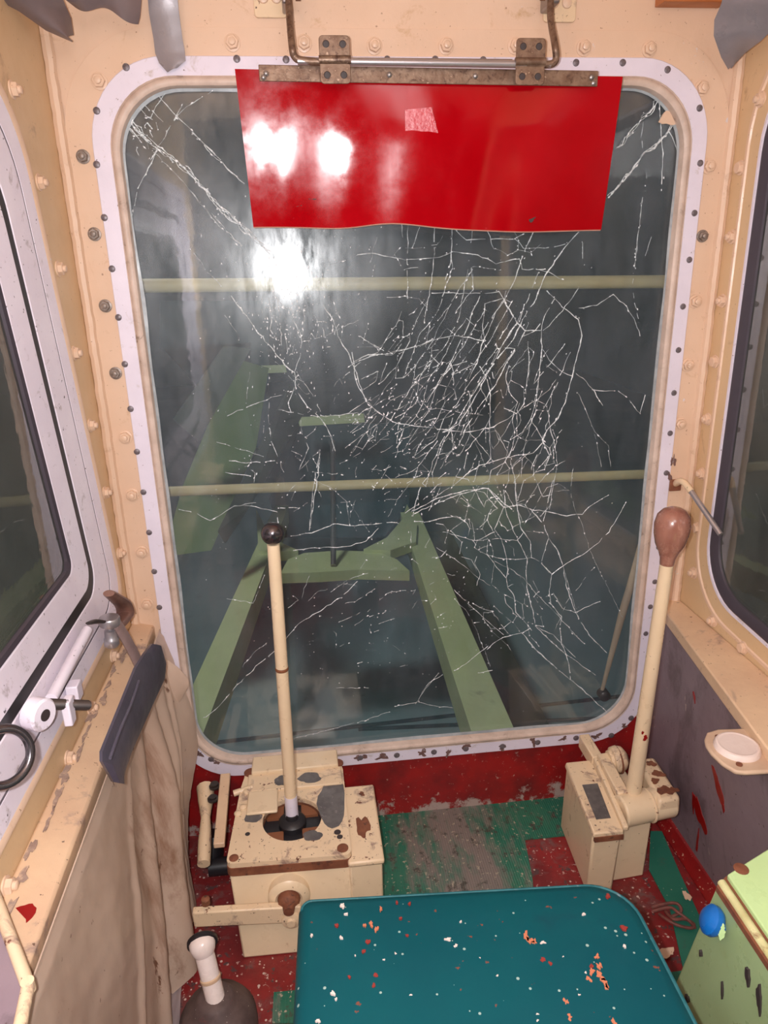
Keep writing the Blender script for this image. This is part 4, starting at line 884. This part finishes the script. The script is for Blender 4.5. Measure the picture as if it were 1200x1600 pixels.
# ================================================================== VENT LID right
vl = thing('vent_cap', 'round white cap on an oval beige plate at the right sill end', 'cap', P(1155, 1172, 2, .50))
VZ = .500; vc = P(1152, 1166, 2, VZ + .012)
bm = BM(); lp = [P(a, b, 2, VZ) for a, b in [(1100, 1160), (1104, 1150), (1120, 1145), (1150, 1144), (1180, 1142), (1215, 1140), (1250, 1160), (1240, 1200), (1200, 1211), (1165, 1213), (1148, 1211), (1128, 1199), (1110, 1182), (1102, 1170)]]
plate(bm, [V(p_) for p_ in lp], [], (0, 0, .008)); obj('mounting_plate', bm, 'lidplate', vl, bevel=.003)
bm = BM(); lathe(bm, V((vc.x, vc.y, VZ + .007)), (0, 0, 1), [(.036, 0), (.036, .004), (.033, .009), (.030, .010), (.028, .0092), (.026, .009), (0, .0098)], 40); obj('cap', bm, 'caplid', vl)
bm = BM()
for a, b in ((1122, 1152), (1188, 1166), (1155, 1195)): lathe(bm, P(a, b, 2, VZ + .008), (0, 0, 1), [(.005, 0), (.005, .002), (0, .003)], 12)
obj('screw', bm, 'rust', vl, split=True)
bm = BM(); box(bm, (vc.x + .02, vc.y - .02, .475), (.735, vc.y + .02, VZ)); obj('bracket', bm, 'lidplate', vl, bevel=.003)

# ================================================================== SUN VISOR
sv = thing('sun_visor', 'glossy red hinged sun visor hanging over the top of the cracked window', 'sun visor', (.24, -.08, 1.6))
def vis(a, b, off=0):       # point of the tilted visor plane seen at a pixel
    nn = V((0, -math.cos(.143), -math.sin(.143))); p0 = V((0, -.095, 1.60)); d_ = M3 @ V((a - 600, b - 800, F))
    return CAM + d_ * ((p0 - CAM).dot(nn) / d_.dot(nn)) + nn * off
rows = 10; cols = 48
def vbend(x, k): return min(1, k * 2.5) * .013 * (1 - math.cos(2 * PI * (x - .005) / .62)) / 2 + .0012 * math.sin(x * 60 + k * 3) * k
bm = BM(); g_ = []
top = lambda s_: (367 + s_ * 605, 108 + 12 * s_)
def botp(s_):
    x = 396 + s_ * 542; y = 355 + 5 * s_ - 10 * math.exp(-((x - 610) / 60) ** 2) + 1.5 * math.sin(x / 40)
    return x, y
nnv = V((0, -math.cos(.143), -math.sin(.143)))
for r_ in range(rows + 1):
    row = []
    for c_ in range(cols + 1):
        s_ = c_ / cols; k = r_ / rows; a, b = top(s_), botp(s_)
        q = vis(a[0] + (b[0] - a[0]) * k, a[1] + (b[1] - a[1]) * k)
        q += nnv * vbend(q.x, k)
        row.append(bm.verts.new(q))
    g_.append(row)
for r_ in range(rows):
    for c_ in range(cols): bm.faces.new((g_[r_][c_], g_[r_ + 1][c_], g_[r_ + 1][c_ + 1], g_[r_][c_ + 1]))
bmesh.ops.recalc_face_normals(bm, faces=bm.faces)
bmesh.ops.solidify(bm, geom=bm.faces[:], thickness=.003)
pn = obj('visor_panel', bm, 'visor', sv, angle=60)
M['paleedge'] = flat('pale_board_edge', (214, 158, 136), .6)
bm = BM(); tube(bm, [vis(*botp(i / 40), -.0015) + nnv * vbend(vis(*botp(i / 40)).x, 1) for i in range(41)], .0026, 6); obj('bottom_edge', bm, 'paleedge', pn, 'pale raw edge')
bm = BM()
for k, (a, b, s_) in enumerate([(466, 318, 6), (486, 306, 7), (828, 337, 8), (500, 326, 4)]): blob(bm, vis(a, b, .0002) + nnv * vbend(vis(a, b).x, .85), (1, 0, 0), (0, .16, 1), s_ * .0011, s_ * .0009, k + 400, nnv * .0016)
obj('dark_smudge', bm, 'dot', pn, 'dark scuffed spot', split=True)
M['tapeclear'] = paint('crumpled_clear_tape', (204, 96, 104), (186, 50, 60), 90, rough=.2, bs=.8, bscale=160)
bm = BM(); tq = [vis(a, b, .0016) + nnv * vbend(vis(a, b).x, .4) for a, b in ((631, 172), (672, 168), (684, 215), (650, 222), (632, 205))]; plate(bm, tq, [], nnv * .0012); obj('tape_piece', bm, 'tapeclear', pn, 'crumpled clear tape square')
# clamp strip, hinges, rods
sa_, sb_ = vis(405, 115, .012), vis(930, 124, .012)
bm = BM(); u = V((0, 0, .0115)); tt = nnv * .004
hexa(bm, [sa_ - u, sb_ - u, sb_ - u - tt, sa_ - u - tt, sa_ + u, sb_ + u, sb_ + u - tt, sa_ + u - tt]); cs_ = obj('clamp_strip', bm, 'rust_metal', sv, bevel=.001)
bm = BM()
for a, b in ((416, 116), (607, 118), (740, 120), (920, 122), (412, 122), (923, 131)): lathe(bm, vis(a, b, .0125), nnv, [(.0042, 0), (.004, .002), (.002, .0035), (0, .0036)], 12)
obj('rivet', bm, 'steel', cs_, split=True)
for a, b in ((522, 96), (822, 99)):
    bm = BM(); c = vis(a, b, .022)
    lo_ = rpoly([(-.024, -.033), (.024, -.033), (.024, .033), (-.024, .033)], .006, 4)
    loft(bm, [[c + V((q.x, 0, q.y)) + nnv * h for q in lo_] for h in (0, .003)]); hg = obj('hinge_plate', bm, 'rust_metal', sv, bevel=.0008)
    bm = BM()
    for dx in (-.013, .013):
        for dz in (-.021, .021): lathe(bm, c + V((dx, 0, dz)) + nnv * .003, nnv, [(.0055, 0), (.0045, .0012), (.0, .0015)], 14)
    obj('hinge_screw', bm, 'dot', hg, split=True)
    bm = BM(); tube(bm, [c + V((-.025, 0, 0)) + nnv * .0015, c + V((.025, 0, 0)) + nnv * .0015], .0062, 14); obj('hinge_barrel', bm, 'rust_metal', hg)
yr = -.112
def rq(a, b, y=yr): return P(a, b, 1, y)
bm = BM(); tube(bm, [rq(449, -20, -.05), rq(452, 22, -.07), rq(456, 70), rq(460, 88), rq(470, 94), rq(490, 96), rq(520, 97)], .0056, 14, 5); obj('bent_rod', bm, 'rust_metal', sv)
bm = BM(); tube(bm, [rq(862, -20, -.05), rq(860, 25, -.07), rq(867, 70), rq(869, 90), rq(864, 99), rq(850, 101), rq(822, 101)], .0056, 14, 5); obj('bent_rod', bm, 'rust_metal', sv)
bm = BM(); tube(bm, [rq(465, 95.5), rq(860, 101)], .0054, 14); obj('cross_rod', bm, 'chrome', sv, 'shiny straight rod')
bm = BM(); tube(bm, [rq(545, 92, -.108), rq(800, 94.5, -.108)], .0022, 8); obj('thin_rod', bm, 'steel', sv)
for x0_, x1_, y1_, xb in ((398, 446, 28, 448), (848, 901, 35, 858)):
    bm = BM(); a = P(x0_, y1_, 1, -.003); b = P(x1_, y1_ - 50, 1, -.003)
    lo_ = rpoly([(a.x, a.z), (b.x, a.z), (b.x, b.z), (a.x, b.z)], .006, 4); loft(bm, [XZ(lo_, -.001), XZ(lo_, -.006)]); mp = obj('mounting_plate', bm, 'cream_worn', sv, bevel=.001)
    bm = BM()
    for dx in (.3, .7): lathe(bm, (a.x + (b.x - a.x) * dx, -.006, a.z + .028), (0, -1, 0), [(.009, 0), (.008, .003), (0, .005)], 16)
    obj('mounting_bolt', bm, 'cream', mp, split=True)
    bm = BM(); c = P(xb, 2, 1, -.03); box(bm, (c.x - .008, -.062, c.z - .012), (c.x + .008, -.006, c.z + .03)); obj('bracket', bm, 'steel', mp, bevel=.003)
    bm = BM(); sgn = 1 if x0_ < 600 else -1; lathe(bm, (c.x, -.055, c.z + .004), (sgn, 0, 0), [(.006, -.014), (.006, .014), (.011, .014), (.011, .022), (0, .023)], 6); obj('bracket_nut', bm, 'brown', mp)

# ================================================================== TAPE, CLOTH AND BOARD AT THE TOP
def sheet(name, mat, quads, nu, nv, fn, th, label, cat):
    bm = BM(); g_ = [[bm.verts.new(fn(i / nu, j / nv)) for i in range(nu + 1)] for j in range(nv + 1)]
    for j in range(nv):
        for i in range(nu): bm.faces.new((g_[j][i], g_[j][i + 1], g_[j + 1][i + 1], g_[j + 1][i]))
    bmesh.ops.recalc_face_normals(bm, faces=bm.faces); bmesh.ops.solidify(bm, geom=bm.faces[:], thickness=th)
    o = obj(name, bm, mat, angle=70)
    return tag(o, label, cat)
def lerp4(a, b, c, d_):
    return lambda u, v: (V(a).lerp(V(b), u)).lerp(V(d_).lerp(V(c), u), v)
def polyline(pl, t_):
    s_ = t_ * (len(pl) - 1); i = min(int(s_), len(pl) - 2); return pl[i].lerp(pl[i + 1], s_ - i)
def strip_fn(L, R, bulge, ax=1):
    def fn(u, v):
        q = polyline(L, v).lerp(polyline(R, v), u); q = q.copy()
        q += V(bulge) * math.sin(PI * u) ; return q
    return fn
# duct tape strip top left
L = [P(a, b, 1, y) for a, b, y in ((229, -30, -.03), (233, 20, -.02), (240, 60, -.016), (243, 84, -.015), (249, 99, -.016), (262, 113, -.018))]
R = [P(a, b, 1, y) for a, b, y in ((275, -30, -.03), (279, 15, -.02), (285, 60, -.016), (289, 82, -.015), (290, 95, -.016), (276, 106, -.018))]
sheet('duct_tape_strip', 'ducttape', None, 6, 20, strip_fn(L, R, (0, -.003, 0)), .0012, 'silver duct tape strip hanging over the top left of the window frame', 'tape')
L = [P(a, b, 1, y) for a, b, y in ((-20, -30, -.16), (-14, -5, -.16), (30, 18, -.13), (72, 48, -.10), (113, 66, -.07))]
R = [P(a, b, 1, y) for a, b, y in ((95, -30, -.10), (98, -2, -.10), (104, 12, -.08), (111, 28, -.07), (115, 55, -.06))]
sheet('grey_sheet', 'greycloth', None, 10, 16, strip_fn(L, R, (.0, -.03, -.006)), .002, 'drooping grey-brown sheet hanging in the top left corner', 'sheet')
L = [P(a, b, 1, y) for a, b, y in ((98, -30, -.09), (100, -2, -.09), (113, 8, -.07), (118, 12, -.06))]
R = [P(a, b, 1, y) for a, b, y in ((222, -30, -.05), (221, 0, -.05), (219, 25, -.045), (216, 36, -.04))]
def fn2(u, v):
    q = polyline(L2, v).lerp(polyline(R2, v), u); q = q.copy(); q += V((0, -.02, 0)) * math.sin(PI * u) + V((0, -.012, -.012)) * (math.sin(u * 9) * .5 * v); return q
L2, R2 = L, R
sheet('grey_sheet', 'greycloth', None, 24, 8, fn2, .002, 'folded grey-brown sheet end beside the duct tape strip at the top', 'sheet')
L3 = [P(a, b, 1, y) for a, b, y in ((1140, -40, -.14), (1128, 5, -.12), (1117, 30, -.10), (1116, 55, -.09), (1127, 88, -.07), (1138, 107, -.05))]
R3 = [P(a, b, 1, y) for a, b, y in ((1260, -30, -.22), (1240, 10, -.20), (1212, 40, -.16), (1190, 62, -.13), (1163, 82, -.08), (1141, 106, -.05))]
sheet('grey_flap', 'ducttape', None, 10, 20, strip_fn(L3, R3, (0, -.012, .004)), .002, 'grey stiff flap hanging in the top right corner', 'sheet')
bm = BM(); a = P(1027, 9, 1, -.012); b = P(1128, 10, 1, -.012)
hexa(bm, [V((a.x, -.035, a.z)), V((b.x, -.035, a.z)), V((b.x, -.001, a.z)), V((a.x, -.001, a.z)), V((a.x, -.035, 1.85)), V((b.x, -.035, 1.85)), V((b.x, -.001, 1.85)), V((a.x, -.001, 1.85))])
M['board'] = paint('varnished_board', (186, 112, 62), (170, 98, 52), 20, rough=.4, stretch=(.3, 1, 3))
tag(obj('wooden_board', bm, 'board', bevel=.002), 'small orange-brown wooden board at the top right of the front wall', 'board')
# L-shaped wiper handle on the right edge of the frame
hd = thing('wiper_handle', 'bent handle with bare steel grip beside the right edge of the window', 'bent_handle', P(1055, 755, 1, 0))
h0 = P(1054, 756, 1, -.006); h1 = P(1064, 752, 1, -.035); h2 = P(1080, 768, 1, -.065); h3 = P(1126, 835, 1, -.15)
bm = BM(); box(bm, (h0.x - .014, -.014, h0.z - .014), (h0.x + .012, -.0095, h0.z + .012)); obj('base_plate', bm, 'rust', hd, bevel=.002)
bm = BM(); tube(bm, [h0, h1, P(1072, 757, 1, -.05), h2], [.0075, .007, .0065, .0072], 14, 4); obj('bent_handle', bm, 'cream_worn', hd)
bm = BM(); tube(bm, [h2, h3], [.0058, .0056], 16); obj('grip_rod', bm, 'chrome', hd, 'bare steel rod')

# ================================================================== LEFT LATCH HARDWARE
lt = thing('window_latch', 'brown hooked latch with chrome thumb screw at the left window corner', 'latch', P(172, 975, 0, -.37))
xq = -.362
def lq(a, b, x=xq): return P(a, b, 0, x)
bm = BM(); tube(bm, [lq(170, 927), lq(180, 934), lq(192, 944), lq(196, 958), lq(190, 970), lq(182, 980)], [.010, .013, .016, .017, .014, .012], 14, 5, .6); obj('hook', bm, 'hook', lt)
c = lq(171, 970)
zax = V((.05, 0, 1)).normalized()
bm = BM(); lathe(bm, c - zax * .008, zax, [(.0165, 0), (.0178, .002), (.0178, .013), (.0165, .015), (.006, .0158), (0, .016)], 28); obj('thumb_screw', bm, 'chrome', lt)
bm = BM(); lathe(bm, c - zax * .010, -zax, [(.0055, -.002), (.0055, .006), (.0105, .008), (.0108, .022), (.0125, .024), (.0130, .036), (.0100, .040), (0, .041)], 24); obj('screw_shank', bm, 'chrome', lt)
bm = BM(); tube(bm, [lq(138, 974, -.38), lq(150, 971, -.375), lq(166, 972, -.365)], [.005, .008, .005], 12, 4, .5); obj('catch_tongue', bm, 'darksteel', lt)
# taped stick
tp_ = thing('taped_bar', 'bar wrapped in dark grey tape leaning below the left latch', 'bar', P(210, 1130, 0, -.32))
def tpt(a, b, x): return P(a, b, 0, x)
bm = BM(); tube(bm, [tpt(182, 974, -.352), tpt(200, 1004, -.345), tpt(222, 1048, -.335)], [.014, .016, .017], 14, 4, .4, up=(0, 1, .3)); obj('wrapped_neck', bm, 'browntape', tp_, 'brownish taped neck')
def slab(bm, Lp, Rp, th, k=1):
    n1 = len(Lp); loops = []
    for a, b in zip(Lp, Rp):
        m_ = (a + b) / 2; nn = V((.75, -.6, .25)).normalized()
        loops.append([a, a.lerp(b, .25) + nn * th * .8, m_ + nn * th, a.lerp(b, .75) + nn * th * .8, b, b - nn * th * .6, m_ - nn * th * .8, a - nn * th * .6])
    loft(bm, loops)
xt = -.288
bm = BM(); slab(bm, [tpt(a, b, xt) for a, b in ((238, 1006), (226, 1022), (212, 1045), (196, 1085), (178, 1130), (160, 1175), (160, 1190), (178, 1222))],
     [tpt(a, b, xt) for a, b in ((250, 1010), (260, 1036), (258, 1060), (244, 1090), (226, 1130), (206, 1175), (196, 1205), (192, 1224))], .011)
gw = obj('tape_wrap', bm, 'darktape', tp_)
bm = BM(); tube(bm, [tpt(217, 1064, xt + .012), tpt(205, 1100, xt + .013), tpt(188, 1140, xt + .013), tpt(172, 1185, xt + .012)], .0022, 8, 4); obj('tape_ridge', bm, 'darktape', gw)
# clamp stud on the sash
cs2 = thing('sash_clamp', 'white hinge lug with threaded stud on the left window sash', 'clamp', lq(62, 1115))
bm = BM(); q = lq(62, 1116, -.375); lathe(bm, q - V((0, .0, 0)), (.9, -.4, 0), [(.022, -.012), (.022, .006), (.019, .009), (.008, .009)], 24); obj('hinge_lug', bm, 'white_side', cs2)
bm = BM(); lathe(bm, q + V((.9, -.4, 0)).normalized() * .009, (.9, -.4, 0), [(.008, 0), (.008, .001), (0, .001)], 16); obj('lug_hole', bm, 'dot', cs2)
bm = BM(); a = lq(74, 1100, -.372); b = lq(136, 1102, -.350); dd = (b - a); Ls = dd.length
prof = [(.0065, 0)]
k = 0.0
while k < Ls: prof += [(.0078, k + .0008), (.0062, k + .0016)]; k += .0022
lathe(bm, a, dd, prof + [(0, Ls + .002)], 14); obj('threaded_stud', bm, 'darksteel', cs2)
bm = BM(); a = lq(97, 1093, -.366); b = lq(104, 1130, -.366); hexa(bm, [a + V((0, .012, 0)), a + V((0, -.012, 0)), b + V((0, -.010, 0)), b + V((0, .008, 0)), a + V((.012, .012, 0)), a + V((.012, -.012, 0)), b + V((.012, -.010, 0)), b + V((.012, .008, 0))]); obj('lock_tab', bm, 'white_side', cs2, bevel=.002)
bm = BM(); box(bm, *[tuple(v) for v in (lq(113, 1080, -.385) - V((.006, .012, .014)), lq(113, 1080, -.385) + V((.012, .012, .014)))]); obj('stop_block', bm, 'white_side', cs2, bevel=.002)
bm = BM(); a = lq(80, 1092, -.382); b = lq(136, 985, -.382); tube(bm, [a, b], .0085, 14); obj('sash_rod', bm, 'white_side', cs2)
# ring handle
rh = BM(); c = lq(4, 1183, -.352)
vw = (c - CAM).normalized(); vw = (vw + V((-.5, 0, .1))).normalized(); u, v = frame(vw)
pts = [c + (u * math.cos(a) + v * math.sin(a)) * .030 for a in [2 * PI * i / 40 for i in range(40)]]
loops = []
for i, q in enumerate(pts):
    d_ = (pts[(i + 1) % 40] - pts[i - 1]).normalized(); w_ = (q - c).normalized(); w_ = (w_ - d_ * w_.dot(d_)).normalized(); n2 = d_.cross(w_)
    loops.append([q + (w_ * math.cos(2 * PI * j / 12) + n2 * math.sin(2 * PI * j / 12)) * .0052 for j in range(12)])
loft(rh, loops, wrap=True)
tag(obj('ring_handle', rh, 'darkchrome'), 'dark chrome ring handle on the left window glass', 'handle')

# ================================================================== TARPS, lower left
def prof_tarp(u, v):
    """u along the wall (0 = front wall), v from the sill (0) to the floor (1)"""
    zt_, zb = .556, .012
    y0 = -.012 - .19 * max(0, v - .55) / .45; y1 = -1.15
    y = y0 + (y1 - y0) * u ** 1.15
    z = zt_ + (zb - zt_) * v
    x = -.333 + .012 * u
    rid = lambda yc, wd, am: am * math.exp(-((y - yc) / wd) ** 2)
    w0 = 1 - v
    fold = rid(-.20 - .16 * v, .030, .034) + rid(-.29 - .20 * v, .018, .014) - rid(-.245 - .17 * v, .016, .012) + rid(-.10 - .14 * v, .022, .016) - rid(-.145 - .15 * v, .014, .010) + rid(-.36 - .28 * v, .012, .007) + rid(-.05 - .16 * v, .012, .010)
    x += min(1, .12 + v * 2.2) * (fold + .010) + .030 * math.exp(-(y / .08) ** 2) * math.sin(PI * v) + .02 * v * v * (1 - u)
    x += .010 * noise.noise(V((y * 5, z * 4, 2))) * min(1, v * 3) + .0016 * noise.noise(V((y * 40 + z * 30, z * 30, 5)))
    if v < .03: x = -.334 + .01 * u
    return V((x, y, z))
sheet('tarp', 'tarp', None, 170, 60, prof_tarp,   .0018, 'stained beige tarp hanging in folds below the left sill', 'tarp')
def tip(u, v):
    a = [P(248, 1024, 1, -.06), P(256, 1050, 1, -.07), P(262, 1078, 1, -.07), P(266, 1108, 1, -.06)]
    b = [P(258, 1028, 1, -.06), P(280, 1044, 1, -.055), P(298, 1066, 1, -.05), P(272, 1112, 1, -.055)]
    return polyline(a, v).lerp(polyline(b, v), u) + V((0, -.004, 0)) * math.sin(PI * u)
sheet('tarp_corner', 'tarp', None, 8, 10, tip, .0018, 'loose beige tarp corner folded over the lower left window frame', 'tarp')
def low(u, v):
    a = [P(258, 1480, 2, .06), P(228, 1530, 2, .05), P(206, 1600, 2, .03), P(198, 1660, 2, .02)]
    b = [P(283, 1470, 2, .012), P(284, 1530, 2, .006), P(282, 1600, 2, .006), P(284, 1660, 2, .006)]
    q = polyline(a, v).lerp(polyline(b, v), u); return q + V((0, 0, .035)) * math.sin(PI * u) * (.6 + .4 * math.sin(v * 7 + u * 3)) + V((0, 0, .01)) * math.sin(u * 12 + v * 3)
sheet('grey_tarp', 'greytarp', None, 24, 20, low, .0018, 'grey tarp bunched on the floor beneath the beige tarp', 'tarp')
# grey box corner with cream edging, bottom left
cb = thing('armrest_box', 'grey-topped box corner with worn cream metal edging at bottom left', 'box', P(10, 1550, 2, .578))
ZA = .60
e0, e1, e2 = P(-12, 1390, 2, ZA), P(44, 1540, 2, ZA), P(24, 1640, 2, ZA)
ins_ = [e0, e1, e2, V((-.385, e2.y - .05, ZA)), V((-.385, e0.y - .02, ZA))]
bm = BM(); lp = [V((p_.x, p_.y, ZA - .022)) for p_ in ins_]; plate(bm, lp, [], (0, 0, .020)); obj('body', bm, 'greypanel', cb, bevel=.002)
bm = BM(); tube(bm, [e0 + V((0, 0, .0)), e1], .0065, 12); tube(bm, [e1, e2], .0065, 12); lathe(bm, e1 - V((0, 0, .006)), (0, 0, 1), [(.0066, 0), (.0066, .012)], 12); obj('metal_edging', bm, 'cream_worn', cb)

# ================================================================== SMALL THINGS ON THE FLOOR
bm = BM(); rr = random.Random(9); c = P(1060, 1430, 2, .012)
def zz(a, b, z): return P(a, b, 2, z)
tube(bm, [zz(1018, 1418, .008), zz(1040, 1412, .02), zz(1058, 1412, .028), zz(1064, 1424, .02), zz(1048, 1432, .012), zz(1040, 1424, .014), zz(1052, 1436, .02), zz(1070, 1436, .02), zz(1084, 1444, .012), zz(1080, 1450, .01), zz(1060, 1446, .012), zz(1044, 1438, .012), zz(1030, 1428, .008)], .0032, 8, 6)
tube(bm, [zz(1020, 1424, .012), zz(1046, 1418, .024), zz(1060, 1426, .026), zz(1078, 1440, .018), zz(1086, 1450, .008)], .0032, 8, 6)
tag(obj('wire_bundle', bm, 'wire'), 'tangle of reddish wire on the floor strip right of the seat', 'wire')
bm = BM(); blob(bm, zz(1040, 1489, .0045), (1, 0, 0), (0, 1, 0), .018, .009, 15, (0, 0, .002)); tag(obj('paint_flake', bm, 'cream'), 'large cream paint flake on the red floor beside the green mat strip', 'paint flake', 'paint flakes on the floor')
bm = BM(); blob(bm, zz(1073, 1400, .0305), (.3, 0, 0), (0, 1, 0), .02, .013, 16, (0, 0, .002)); tag(obj('paint_flake', bm, 'cream'), 'small cream paint flake on the red kerb at right', 'paint flake', 'paint flakes on the floor')

# ================================================================== OUTSIDE
rl_ = thing('guard_rail', 'dusty yellow two-bar guard rail just outside the front window', 'railing', (.2, .15, .8))
def ra(a, b): return P(a, b, 1, .15)
bm = BM(); tube(bm, [ra(150, 447), ra(1046, 440)], .0135, 16); obj('top_bar', bm, 'yellowrail', rl_)
bm = BM(); tube(bm, [ra(180, 771), ra(1010, 741)], .0112, 16); obj('lower_bar', bm, 'yellowrail', rl_)
for x in (-.62, .815):
    bm = BM(); box(bm, (x - .018, .14, -.2), (x + .018, .165, 1.27 if x > 0 else 1.28)); obj('post', bm, 'yellowrail', rl_, bevel=.003)
wp = thing('wiper', 'windscreen wiper arm outside the lower right of the cracked window', 'wiper', P(945, 1080, 1, .04))
bm = BM(); tube(bm, [P(999, 850, 1, .03), P(988, 905, 1, .032), P(972, 960, 1, .035), P(941, 1078, 1, .04)], [.003, .009, .009, .004], 10, 5); obj('wiper_arm', bm, 'lidplate', wp)
bm = BM(); lathe(bm, P(943, 1085, 1, .045), (0, -1, 0), [(.014, -.01), (.014, .01), (.010, .014), (0, .015)], 18); obj('wiper_pivot', bm, 'darksteel', wp)
# deck far below
bm = BM(); box(bm, (-5, .4, -1.06), (6, 14, -1.0)); dk = obj('machine_deck', bm, 'deck', smooth=False); struct(dk, 'teal painted deck plates below the cab')
bm = BM()
for a, b in (((300, 1165), (1000, 1085)), ((560, 1140), (1000, 1120))):
    p1, p2 = P(*a, 2, -.998), P(*b, 2, -.998); tube(bm, [p1, p2], .012, 6)
obj('deck_seam', bm, 'tealdark', dk)
# boom: two chords, gusseted cross members
bo = thing('crane_boom', 'green boom frame with two converging chords and curved gussets below the window', 'boom', PD(530, 900, 3.4))
def quadbeam(p1, p2, wd, ht):
    bm = BM(); d_ = (p2 - p1).normalized(); s_ = d_.cross(V((0, 0, 1))).normalized(); u_ = s_.cross(d_)
    hexa(bm, [p1 - s_ * wd - u_ * ht, p1 + s_ * wd - u_ * ht, p2 + s_ * wd - u_ * ht, p2 - s_ * wd - u_ * ht, p1 - s_ * wd, p1 + s_ * wd, p2 + s_ * wd, p2 - s_ * wd]); return bm
def dpt(a, b):   # depth model of the boom plane
    return PD(a, b, 3.92 * 298 / max(b - 552, 30) if b > 560 else 30)
c0, c1 = dpt(320, 1075), dpt(418, 800 + 10)
dL = (dpt(418, 830) - c0).normalized()
obj('chord', quadbeam(c0 - dL * .35, dpt(440, 790), .045, .12), 'boom', bo)
c0 = dpt(742, 1075); dR = (dpt(650, 850) - c0).normalized()
obj('chord', quadbeam(c0 - dR * .38, dpt(640, 800), .06, .12), 'boom', bo)
def bpoly(pix, th=.05, dv=0):
    """plate in the boom plane"""
    a, b, c = dpt(320, 1075), dpt(742, 1075), dpt(530, 850)
    nn = (b - a).cross(c - a).normalized(); nn = nn if nn.z > 0 else -nn
    lp = []
    for u_, v_ in pix:
        d_ = M3 @ V((u_ - 600, v_ - 800, F)); s_ = (a + nn * dv - CAM).dot(nn) / d_.dot(nn); lp.append(CAM + d_ * s_)
    bm = BM(); plate(bm, lp, [], nn * -th); return bm
obj('cross_member', bpoly([(438, 896), (450, 874), (475, 864), (530, 860), (590, 862), (620, 874), (640, 892), (560, 890), (500, 894)]), 'boom', bo, smooth=False)
obj('gusset', bpoly([(400, 796), (404, 860), (440, 862), (466, 860), (440, 848), (416, 826)], .05, .02), 'boom', bo, smooth=False)
obj('gusset', bpoly([(636, 788), (628, 812), (604, 840), (568, 858), (610, 860), (650, 846), (652, 820)], .05, .02), 'boom', bo, smooth=False)
FARX = [((465, 652), (468, 666), (570, 660), (568, 646)), ((388, 572), (390, 584), (448, 582), (446, 570))]
bm = quadbeam(PD(845, 1200, 3.1), PD(676, 830, 5.2), .13, .1); tag(obj('chord_shadow', bm, 'boomdark', smooth=False), 'dark beam put in as the shadow beside the right boom chord', 'chord_shadow')  # dark beam added in place of the right chord's shadow
bm = BM(); tube(bm, [PD(520, 690, 4.2), PD(521, 884, 3.5)], .014, 10); obj('centre_rod', bm, 'steel', bo)
# big green side plate and dark diagonal slabs on the left
def slabpx(pix, depths, th):
    bm = BM(); lp = [PD(a, b, d_) for (a, b), d_ in zip(pix, depths)]; fw = (lp[0] - CAM).normalized() * th
    v0 = [bm.verts.new(q) for q in lp]; v1 = [bm.verts.new(q + fw) for q in lp]; n1 = len(lp)
    bm.faces.new(v0); bm.faces.new(list(reversed(v1)))
    for i in range(n1): bm.faces.new((v0[i], v1[i], v1[(i + 1) % n1], v0[(i + 1) % n1]))
    bmesh.ops.triangulate(bm, faces=bm.faces[:]); return bm
for pl_, d0 in zip(FARX, (5.2, 6.0)): obj('cross_member', slabpx(pl_, [d0] * 4, .08), 'boom', bo, smooth=False)
M['greenplate'] = paint('green_plate_paint', (104, 128, 84), (92, 114, 74), 1.5, (78, 100, 74), 4, .6, rough=.6)
tag(obj('side_plate', slabpx([(368, 560), (420, 575), (400, 700), (330, 860), (255, 870), (285, 760)], [5.0, 5.0, 4.2, 3.6, 3.6, 4.0], .06), 'greenplate', smooth=False), 'large green sloping steel plate outside on the left', 'plate')
tag(obj('dark_slab', slabpx([(350, 540), (392, 545), (310, 690), (270, 655)], [3.6] * 4, .05), 'boomdark', smooth=False), 'dark diagonal slab crossing in front of the green plate', 'dark_slab')
tag(obj('dark_slab', slabpx([(452, 600), (478, 640), (392, 790), (352, 850), (340, 830)], [4.2, 4.2, 3.4, 3.2, 3.2], .05), 'boomdark', smooth=False), 'dark diagonal slab right of the green plate above the lever knob', 'dark_slab')
tag(obj('machinery_block', slabpx([(470, 665), (640, 660), (640, 790), (600, 840), (440, 840), (420, 780)], [5.6] * 6, .5), 'tealdark', smooth=False), 'dark teal machinery block beyond the boom frame', 'machinery')
tag(obj('machinery_block', slabpx([(250, 470), (420, 470), (420, 700), (392, 700), (392, 535), (250, 545)], [6.4] * 6, .5), 'tealdark', smooth=False), 'dim teal machinery block low behind the upper rail', 'machinery')

for o in bpy.data.objects:
    if '_off' in o: del o['_off']
